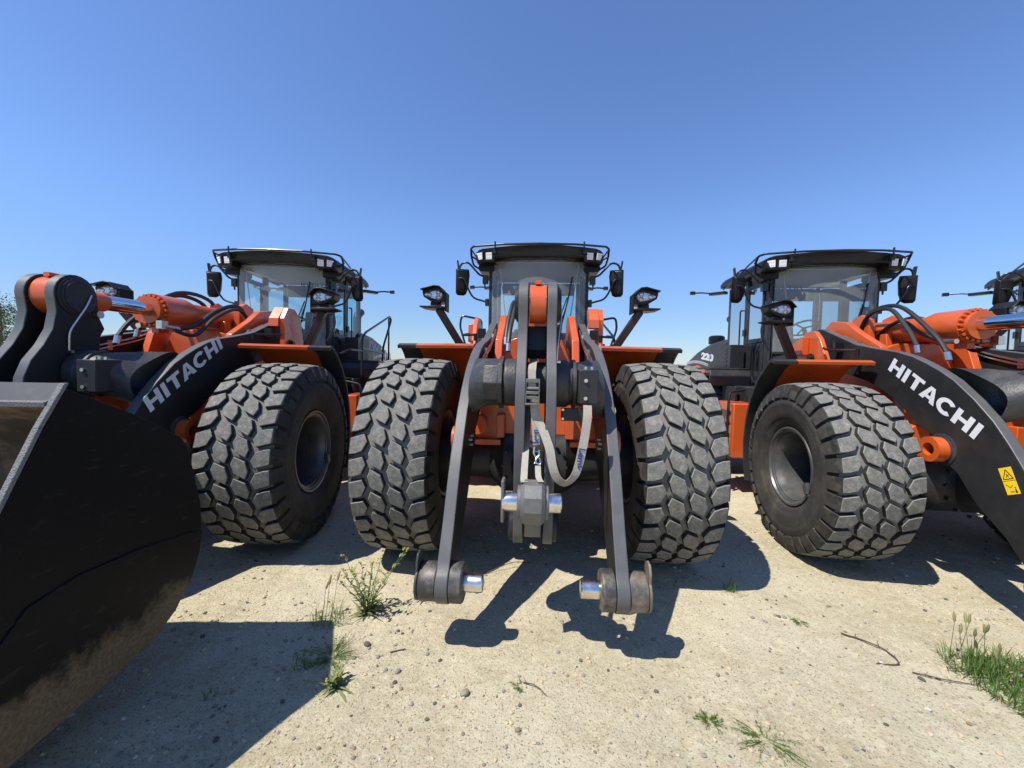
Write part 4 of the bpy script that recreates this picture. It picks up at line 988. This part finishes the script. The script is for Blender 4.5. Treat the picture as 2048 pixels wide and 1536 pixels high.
    b = MB(); vs = [(-W_ + 0.03, y, z) for y, z in sh_in] + [(W_ - 0.03, y, z) for y, z in sh_in]
    b.add(vs, [(i, i + 1, n_ + i + 1, n_ + i) for i in range(n_ - 1)]); b.build('inner_shell', INS, bk, fix=False, sharp=40)
    # side plates with bare front edge
    for s in (-1, 1):
        b = MB(); b.prism(side, s * (W_ - 0.03), s * W_, 'x'); b.build('side_plate', BK, bk, bevel=0.003)
        b = MB(); fr = [(-2.29, 1.585), (-2.385, 1.425), (-2.58, 1.04), (-2.80, 0.62), (-2.975, 0.30)]
        for a, c in zip(fr[:-1], fr[1:]):
            b.prism([(a[0], a[1]), (c[0], c[1]), (c[0] - 0.018, c[1] + 0.0), (a[0] - 0.018, a[1] + 0.0)], s * (W_ - 0.020), s * (W_ + 0.003), 'x')
        b.build('side_edge', EDGE, bk, bevel=0.003)
        b = MB(); wp = [(-1.60, 0.715), (-1.75, 0.75), (-1.98, 0.79), (-2.28, 0.815), (-2.46, 0.79), (-2.55, 0.70), (-2.62, 0.45), (-2.66, 0.268), (-2.20, 0.278), (-1.95, 0.298), (-1.80, 0.368), (-1.68, 0.483), (-1.62, 0.603)]
        b.prism(wp, s * (W_ + 0.0005), s * (W_ + 0.007), 'x'); b.build('wear_plate', BK, bk, bevel=0.004)
    b = MB(); b.prism([(-2.305, 1.585), (-2.345, 1.515), (-2.33, 1.50), (-2.285, 1.57)], -W_ + 0.0205, W_ - 0.0205, 'x'); b.build('spill_guard', mat('spill_plate', (0.05, 0.052, 0.056), 0.5, var=0.2, scale=12, dirt=DUST, dirt_amt=0.3), bk)
    b = MB(); b.prism([(-2.335, 1.522), (-2.362, 1.515), (-2.358, 1.497), (-2.325, 1.50)], -W_ + 0.0205, W_ - 0.0205, 'x'); b.build('top_edge', EDGE, bk)
    b = MB(); b.prism([(-2.95, 0.258), (-2.95, 0.30), (-3.12, 0.27), (-3.12, 0.26)], -W_, W_, 'x'); b.build('cutting_edge', EDGE, bk)
    b = MB()
    for s in (-1, 1):
        for x0, x1 in ((0.39, 0.43), (0.54, 0.58)): b.prism([(-1.40, 0.46), (-1.46, 0.36), (-1.60, 0.36), (-1.75, 0.46), (-1.66, 0.95), (-1.55, 0.62), (-1.42, 0.56)], s * x0, s * x1, 'x')
    b.build_each('bucket_ear', BK, bk, bevel=0.005)
bucket(loaders[0])

# ------------------------------------------------------------------ ratchet strap on the centre loader
def ribbon(b, pts, wvec, wd, seg=6, mi=0, th=0.0028):
    P = smooth(pts, seg); Wv = smooth([Vector(q) for q in wvec], seg) if len(wvec) == len(pts) else [Vector(wvec[0])] * len(P)
    vs = []; n = len(P)
    for i, p in enumerate(P):
        d = (P[min(i + 1, n - 1)] - P[max(i - 1, 0)]).normalized(); q = Wv[i] - d * Wv[i].dot(d); q.normalize(); nn = d.cross(q)
        for a, c in ((-1, -1), (1, -1), (1, 1), (-1, 1)): vs.append(p + q * a * wd / 2 + nn * c * th / 2)
    fs = [(0, 1, 2, 3), tuple(range(4 * n - 4, 4 * n))]
    for i in range(n - 1):
        for j in range(4): fs.append((4 * i + j, 4 * i + (j + 1) % 4, 4 * i + 4 + (j + 1) % 4, 4 * i + 4 + j))
    return b.add(vs, fs, mi)
S = thing('ratchet_strap', 'dirty white ratchet strap with blue lettering looped round the middle of the facing loader\'s boom', 'ratchet strap', (0.055, 3.71, 0), -0.015)
b = MB()
ribbon(b, [(-0.02, -0.80, 1.735), (-0.02, -0.93, 1.735), (-0.0253, -1.1700, 1.6899), (-0.0281, -1.2150, 1.6236), (-0.0224, -1.2300, 1.5384)], [(1, 0, 0)], 0.050)
ribbon(b, [(-0.0186, -1.2300, 1.5100), (-0.0063, -1.2400, 1.3965), (0.0022, -1.2600, 1.3021), (0.0116, -1.2800, 1.2077)], [(1, 0.1, 0)], 0.044)
ribbon(b, [(-0.0063, -1.2350, 1.4817), (0.0097, -1.2400, 1.3776), (0.0551, -1.2800, 1.2833), (0.0909, -1.3100, 1.1891), (0.1070, -1.3200, 1.1042), (0.1353, -1.3200, 1.0239), (0.1873, -1.3100, 0.9860), (0.2394, -1.3000, 1.0236), (0.2678, -1.2900, 1.0943), (0.2991, -1.2700, 1.2454), (0.3153, -1.2600, 1.3777), (0.3183, -1.2300, 1.4533)],
       [(1, .2, 0), (1, .2, .1), (1, .1, .3), (1, 0, .3), (1, -.2, .3), (.8, -.2, .5), (.1, -.6, 1), (-.7, -.4, .5), (-1, -.2, .2), (-1, 0, .2), (-1, 0, .1), (-1, 0, 0)], 0.052)
ribbon(b, [(0.0219, -1.3400, 1.0950), (0.0263, -1.3937, 1.0428), (0.0403, -1.4781, 1.0381)], [(1, 0, 0)], 0.034)
ribbon(b, [(-0.045, -0.98, 1.42), (-0.0537, -1.2400, 1.1789), (-0.0581, -1.3937, 1.0428), (-0.0534, -1.4781, 1.0334)], [(1, 0, 0)], 0.040)
wb = b.build('webbing', STRAP, S, sharp=50)
b = MB()
b.ring(round_path([(-0.0016, -1.2850, 1.1983), (-0.0054, -1.2900, 1.1605), (0.0154, -1.3000, 1.1228), (0.0021, -1.3100, 1.0993)], 0.01), 0.006, 8)
b.ring([(0.015 + 0.02 * math.cos(t), -1.15, 1.155 + 0.017 * math.sin(t)) for t in [2 * math.pi * i / 20 for i in range(21)]], 0.0055, 8)
b.ring(round_path([(0.0267, -1.2900, 1.1794), (0.0305, -1.3000, 1.1465), (0.0097, -1.3100, 1.1324), (0.0078, -1.3200, 1.1089), (0.0380, -1.3200, 1.0948), (0.0361, -1.3100, 1.1230), (0.0191, -1.3000, 1.1512)], 0.012), 0.006, 8)
b.build_each('hook', ZINC, S)
b = MB()
for s in (-1, 1):
    b.prism([(-1.215, 1.605), (-1.24, 1.61), (-1.285, 1.48), (-1.28, 1.455), (-1.225, 1.455)], -0.02 + s * 0.040 - 0.003, -0.02 + s * 0.040 + 0.003, 'x')
b.cyl((-0.0584, -1.2400, 1.5479), (0.0173, -1.2400, 1.5479), 0.013, 12)
for z in (1.525, 1.495): b.box(-0.057, 0.017, -1.275, -1.262, z - 0.009, z + 0.009)
b.box(-0.064, 0.024, -1.287, -1.23, 1.450, 1.462); b.box(-0.057, 0.017, -1.245, -1.225, 1.585, 1.61)
b.build('buckle', WORN, S, bevel=0.002)
put_mesh('strap_lettering', text_mesh('Lemk', 0.060, bold=0.0015, extrude=0.0), NAVY, wb, (0.2782, -1.2900, 1.1322), (-0.05, -0.02, -0.26), (0.97, 0, -0.2))
put_mesh('strap_lettering', text_mesh('ken', 0.058, bold=0.0015, extrude=0.0), NAVY, wb, (0.0078, -1.2760, 1.2596), (-0.02, 0.04, 0.2), (-1, 0, 0))

# ------------------------------------------------------------------ plants
def leafmat(name, col, var=0.3, tr=0.25):
    m = mat(name, col, 0.55, var=var, scale=25, spec=0.3)
    n = m.node_tree.nodes; l = m.node_tree.links; p = n['Principled BSDF']; out = n['Material Output']
    t = n.new('ShaderNodeBsdfTranslucent'); t.inputs[0].default_value = (col[0] * 1.6, col[1] * 1.7, col[2] * 0.9, 1)
    mx = n.new('ShaderNodeMixShader'); mx.inputs[0].default_value = tr; l.new(p.outputs[0], mx.inputs[1]); l.new(t.outputs[0], mx.inputs[2]); l.new(mx.outputs[0], out.inputs[0]); return m
GREEN = leafmat('weed_leaf', (0.20, 0.235, 0.11)); GRASS = leafmat('grass_blade', (0.085, 0.155, 0.030)); PALE = leafmat('pale_leaf', (0.20, 0.24, 0.11))
BUD = leafmat('flower_bud', (0.36, 0.36, 0.08)); SEED = leafmat('seed_head', (0.30, 0.29, 0.12)); STEM = leafmat('plant_stem', (0.15, 0.17, 0.07), tr=0.1); STRAW = mat('dry_twig', (0.085, 0.058, 0.038), 0.9, var=0.35, scale=40)
def gz(x, y): return float(gheight(x, y))
def blade(b, p, d, ln, wd, droop=0.4, mi=0, seg=4, twist=0.0):
    p = Vector(p); d = Vector(d).normalized(); side = d.cross(Vector((0, 0, 1)))
    side = Vector((math.cos(twist), math.sin(twist), 0)) if side.length < 1e-3 else side.normalized()
    vs = []; q = p.copy()
    for i in range(seg + 1):
        t = i / seg; wv = wd * (0.55 + 1.5 * t * (1 - t) * 1.2) * (1 - t ** 3) if i < seg else 0.0
        vs += [q - side * wv / 2, q + side * wv / 2]
        d = (d + Vector((0, 0, -droop / seg))).normalized(); q = q + d * (ln / seg)
    return b.add(vs, [(2 * i, 2 * i + 1, 2 * i + 3, 2 * i + 2) for i in range(seg)], mi)
def rdir(elev_lo, elev_hi, az=None):
    a = random.uniform(0, 2 * math.pi) if az is None else az; e = R(random.uniform(elev_lo, elev_hi)); return Vector((math.cos(a) * math.cos(e), math.sin(a) * math.cos(e), math.sin(e)))
def flower_weed(x, y, stems, ht, label, cat='weed'):
    t = thing('flowering_weed', label, cat, (x, y, gz(x, y) - 0.005))
    bs, bl, bb = MB(), MB(), MB()
    for k in range(stems):
        a = random.uniform(0, 6.28); lean = random.uniform(0.1, 0.75); h = ht * random.uniform(0.55, 1.0)
        pts = [Vector((0, 0, 0)) + Vector((math.cos(a) * lean * h * (q ** 1.15) + random.uniform(-.006, .006), math.sin(a) * lean * h * q ** 1.15, h * q)) for q in [i / 7 for i in range(8)]]
        bs.ring(pts, [0.0034 * (1 - 0.6 * i / 7) for i in range(8)], 5)
        for i in range(1, 7):
            for _ in range(2):
                az = random.uniform(0, 6.28); p = pts[i] + (pts[i + 1] - pts[i]) * random.random(); blade(bl, p, rdir(15, 60, az), random.uniform(.04, .085) * (1.15 - 0.10 * i), random.uniform(.011, .019), random.uniform(.2, 1.0))
        for _ in range(3):
            c = pts[-1] + Vector((random.uniform(-.014, .014), random.uniform(-.014, .014), random.uniform(-.012, .008)))
            r_ = random.uniform(.005, .009); bb.lathe([(-r_, 0.0), (-r_ * .6, r_ * .8), (0, r_), (r_ * .7, r_ * .7), (r_, 0.0)], c, rdir(40, 90), 7)
    for k in range(stems * 5): blade(bl, (random.uniform(-.02, .02), random.uniform(-.02, .02), 0.004), rdir(5, 55), random.uniform(.07, .17), random.uniform(.009, .017), random.uniform(.4, 1.2))
    bs.build('stem', STEM, t); bl.build('leaves', GREEN, t, fix=False); bb.build('buds', BUD, t); return t
def grass_tuft(x, y, n, rad, ht, label, m=None, heads=0, cat='grass tuft', name='grass_tuft', el=(35, 88), wd=(.003, .006)):
    t = thing(name, label, cat, (x, y, gz(x, y) - 0.004)); bl = MB()
    for k in range(n):
        r_ = rad * math.sqrt(random.random()); a = random.uniform(0, 6.28); px_, py_ = r_ * math.cos(a) * 1.1, r_ * math.sin(a) * .9
        blade(bl, (px_, py_, gz(x + px_, y + py_) - gz(x, y)), rdir(*el), ht * random.uniform(.45, 1.05), random.uniform(*wd), random.uniform(.2, 1.1))
    bl.build('leaves', m or GRASS, t, fix=False)
    if heads:
        for k in range(heads):
            bs, bh = MB(), MB()
            r_ = rad * math.sqrt(random.random()) * .9; a = random.uniform(0, 6.28); p0 = Vector((r_ * math.cos(a), r_ * math.sin(a), 0)); d = rdir(68, 88); h = ht * random.uniform(1.15, 2.1)
            p1 = p0 + d * h; bs.ring([p0, (p0 + p1) / 2 + Vector((.004, 0, 0)), p1], [.0022, .0018, .0014], 5)
            ax = (d + Vector((random.uniform(-.25, .25), random.uniform(-.2, .2), 0))).normalized(); bh.lathe([(0, .002), (.012, .007), (.035, .0075), (.055, .004), (.062, 0.0)], p1, ax, 7)
            for q in range(8): blade(bh, p1 + ax * random.uniform(.01, .05), (ax + rdir(-20, 60) * .45), .035, .0016, .0)
            bs.build('stem', STEM, t); bh.build('seed_head', SEED, t, fix=False)
    return t
def feathery(x, y, rad, ht, n, label, cat='weed', name='feathery_weed'):
    t = thing(name, label, cat, (x, y, gz(x, y) - 0.003)); b = MB()
    for k in range(n):
        a = random.uniform(0, 6.28); ln = rad * random.uniform(.35, 1.0); d = Vector((math.cos(a), math.sin(a), random.uniform(.1, 1.0) * ht / rad)).normalized(); p = Vector((0, 0, 0)) + Vector((math.cos(a), math.sin(a), 0)) * rad * random.uniform(0, .25)
        q = p.copy(); 
        for i in range(5):
            d2 = (d + Vector((random.uniform(-.25, .25), random.uniform(-.25, .25), -.06 * i))).normalized(); nq = q + d2 * ln / 5; b.add([q, nq, nq + Vector((0, .0, .0022)), q + Vector((0, .0, .0028))], [(0, 1, 2, 3)])
            for _ in range(4): blade(b, q + (nq - q) * random.random(), (d2 + rdir(-25, 60) * 1.1), random.uniform(.010, .024), .0022, .3, seg=2)
            q = nq
    b.build('leaves', GRASS, t, fix=False); return t
flower_weed(-1.06, 2.58, 14, 0.44, 'tall branching weed with yellow-green buds growing beside the left chrome pin')
grass_tuft(-1.27, 2.47, 70, 0.11, 0.16, 'wispy grass tuft with two upright spikes beside the tall budding weed', heads=3)
feathery(-1.10, 2.17, 0.17, 0.10, 60, 'feathery green weed at the edge of the bucket\'s shadow')
flower_weed(-0.98, 1.97, 4, 0.10, 'small low leafy weed just below the feathery one', 'weed')
grass_tuft(-1.24, 2.10, 40, 0.06, 0.07, 'short grass tuft in shade inside the corner of the bucket\'s shadow')
grass_tuft(-1.57, 1.88, 14, 0.04, 0.08, 'thin grass blades in the middle of the bucket\'s shadow', wd=(.003, .005))
grass_tuft(2.82, 2.16, 2200, 0.33, 0.12, 'large clump of green grass with seed heads at the right edge of the photo', heads=16, cat='grass clump', name='grass_clump', el=(15, 85))
t = grass_tuft(2.58, 2.36, 220, 0.13, 0.14, 'upright bristly grass with pale seed heads at the tip of the big grass clump', heads=9)
feathery(1.12, 1.82, 0.15, 0.03, 46, 'flat wispy green weed on bare sand at the lower right', 'weed'); feathery(0.90, 1.90, 0.07, 0.04, 22, 'tiny sprig of green left of the flat wispy weed')
grass_tuft(1.56, 3.05, 40, 0.035, 0.17, 'narrow upright grass tuft by the facing loader\'s right tyre shadow')
feathery(1.86, 2.75, 0.06, 0.02, 18, 'small flat green sprout on open sand below the right loader\'s tyre')
feathery(-0.02, 2.04, 0.05, 0.05, 8, 'dried reddish sprig on the sand in front of the facing loader')

# ------------------------------------------------------------------ stones, gravel, twigs
ICO = None
def stone_mb(r, seed, sub=2, flat=0.6):
    bm = bmesh.new(); bmesh.ops.create_icosphere(bm, subdivisions=sub, radius=1); rr = random.Random(seed); ax = [Vector((rr.gauss(0, 1), rr.gauss(0, 1), rr.gauss(0, 1))).normalized() for _ in range(7)]; k = [rr.uniform(.72, .95) for _ in ax]
    b = MB(); vs = []
    for v in bm.verts:
        p = v.co.copy()
        for a, c in zip(ax, k):
            e = p.dot(a)
            if e > c: p -= a * (e - c)
        vs.append((p.x * r, p.y * r * .8, p.z * r * flat))
    b.add(vs, [[v.index for v in f.verts] for f in bm.faces]); bm.free(); return b
GREY = mat('grey_stone', (0.22, 0.205, 0.18), 0.95, var=0.35, scale=25, dirt=(0.36, 0.30, 0.2), dirt_amt=0.4, dirt_scale=20, bump=0.3)
SLATE = mat('slate_stone', (0.080, 0.076, 0.074), 0.95, var=0.3, scale=25, dirt=(0.36, 0.30, 0.2), dirt_amt=0.3, dirt_scale=20, bump=0.3)
OLIVE = mat('olive_stone', (0.22, 0.22, 0.16), 0.8, var=0.25, scale=14, bump=0.25)
TAN = mat('tan_stone', (0.46, 0.37, 0.24), 0.9, var=0.25, scale=25, bump=0.3); WHT = mat('pale_stone', (0.46, 0.42, 0.35), 0.85, var=0.2, scale=25, bump=0.3); BRN = mat('brown_stone', (0.22, 0.17, 0.12), 0.9, var=0.3, scale=25, bump=0.3)
for i, (x, y, r, m, lab) in enumerate([
    (-0.30, 1.97, .028, OLIVE, 'smooth olive-grey stone, the roundest and largest on the open sand'), (-0.94, 2.29, .022, SLATE, 'flat dark slate stone beside the budding weed'),
    (-0.84, 2.20, .014, GREY, 'small grey stone just below the flat slate one'), (-0.46, 2.02, .014, WHT, 'chalky pale pebble left of the round olive-grey stone'),
    (-0.68, 2.02, .015, SLATE, 'dark blue-grey chip in the pebbles below the left chrome pin'), (-0.69, 2.10, .020, GREY, 'angular grey stone right of the feathery weed'),
    (-0.02, 1.78, .016, BRN, 'brown pebble below the round olive-grey stone'), (1.02, 1.62, .018, SLATE, 'dark flat stone near the bottom edge right of centre'),
    (2.05, 2.05, .020, WHT, 'white pebble left of the big grass clump'), (2.22, 2.27, .018, SLATE, 'small dark stone between the grass clump and the bent twig'), (1.33, 1.60, .020, GREY, 'grey chip right of the flat wispy weed')]):
    o = stone_mb(r, i + 3).build('stone', m, None, fix=False, sharp=28); o.location = (x, y, gz(x, y) + r * .25); o.rotation_euler = (random.uniform(-.2, .2), random.uniform(-.2, .2), random.uniform(0, 6)); tag(o, lab, 'stone', 'loose stones on the sand')
b = MB(); protos = [stone_mb(1.0, 50 + k, 1, random.uniform(.45, .8)) for k in range(10)]
N = 22000
for k in range(N):
    y = 0.75 + 3.6 * random.random() ** 1.5; x = random.uniform(-1.45, 1.55) * (y + 0.25)
    big = random.random() ** 9; r = (0.0022 + 0.014 * big) * (0.7 + 0.16 * y)
    if -2.6 < x < -1.1 and y < 2.7: r *= 1.15
    pr = protos[k % 10]; c, s = math.cos(k * 1.7), math.sin(k * 1.7); z = gz(x, y) + r * .15 if k % 1 == 0 else 0
    b.add([(x + r * (c * p[0] - s * p[1]), y + r * (s * p[0] + c * p[1]), z + r * p[2]) for p in pr.v], pr.f, random.choices((0, 1, 2, 3, 4), (22, 12, 50, 6, 18))[0])
gv = b.build('gravel', [GREY, SLATE, TAN, WHT, BRN], None, fix=False, sharp=30); tag(gv, None, None, kind='stuff')
def twig(pts, r, label):
    P = smooth([(x, y, gz(x, y) + z) for x, y, z in pts], 5); P = [p + Vector((random.uniform(-.003, .003), random.uniform(-.003, .003), 0)) for p in P]
    b = MB(); b.ring(P, [r * (1 - .5 * i / len(P)) for i in range(len(P))], 6)
    for i in range(2, len(P) - 1, 3): b.ring([P[i], P[i] + rdir(5, 50) * random.uniform(.01, .04)], [r * .6, r * .25], 5)
    o = b.build('twig', STRAW, None); tag(o, label, 'twig', 'dry twigs on the sand')
twig([(2.05, 2.62, .008), (2.19, 2.50, .014), (2.20, 2.38, .008), (2.06, 2.37, .006)], .005, 'curved dry twig lying like a hook on the sand')
twig([(-0.32, 3.18, .008), (-0.12, 3.26, .05), (0.03, 3.30, .03)], .004, 'dry twig lying in shade between the two boom feet')
twig([(2.22, 2.32, .008), (2.36, 2.26, .012), (2.50, 2.23, .008)], .0035, 'straight dry stalk pointing into the big grass clump')
twig([(1.98, 1.72, .006), (2.07, 1.68, .01), (2.16, 1.66, .006)], .004, 'short dark stick at the lower right below the grass clump')
twig([(0.00, 2.06, .006), (0.06, 2.04, .016), (0.12, 1.98, .006)], .003, 'crooked dry stem beside the dried sprig in front of the facing loader')
twig([(-0.78, 2.24, .006), (-0.70, 2.27, .008)], .004, 'short woody chip beside the flat slate stone')

# ------------------------------------------------------------------ tree beyond the left loader
def tree(x, y, ht, rad, label):
    t = thing('tree', label, 'tree', (x, y, 0)); b = MB()
    b.ring([(0, 0, -0.2), (0.1, 0, 1.0), (0.05, 0.1, 2.2), (0.2, 0.1, ht * .8)], [.28, .22, .17, .05], 10)
    ends = []
    for k in range(16):
        a = k * 2.4; z0 = 1.0 + 0.12 * k; e = Vector((math.cos(a) * rad * random.uniform(.5, .95), math.sin(a) * rad * random.uniform(.5, .95), z0 + random.uniform(.3, 1.6)))
        b.ring(smooth([(0.08, 0.05, z0), e * .5 + Vector((0, 0, z0 * .35)), e], 4), [.07 * (1 - .8 * i / 8) for i in range(9)], 6); ends.append(e)
    b.build('trunk', mat('bark', (0.10, 0.075, 0.055), 0.9, var=0.3, scale=8, bump=0.5, bscale=20), t)
    c = MB()
    for k in range(150):
        u = rdir(-30, 90); cc = Vector((0, 0, ht * .55)) + Vector((u.x * rad, u.y * rad, u.z * ht * .45)) * random.uniform(.45, 1.0) * random.uniform(.75, 1.08); s_ = random.uniform(.25, .6)
        for q in range(70):
            p = cc + Vector((random.gauss(0, s_ * .5), random.gauss(0, s_ * .5), random.gauss(0, s_ * .42))); d = rdir(-60, 60); sd = d.cross(rdir(-80, 80)).normalized(); l_ = random.uniform(.07, .15)
            c.add([p, p + d * l_ * .5 + sd * l_ * .25, p + d * l_, p + d * l_ * .5 - sd * l_ * .25], [(0, 1, 2, 3)], random.choice((0, 0, 1)))
    c.build('crown', [leafmat('tree_leaf', (0.045, 0.065, 0.025)), leafmat('tree_leaf_pale', (0.085, 0.10, 0.045))], t, fix=False)
tree(-33.6, 23.8, 5.3, 2.6, 'bushy dark green tree far beyond the loader with the bucket')
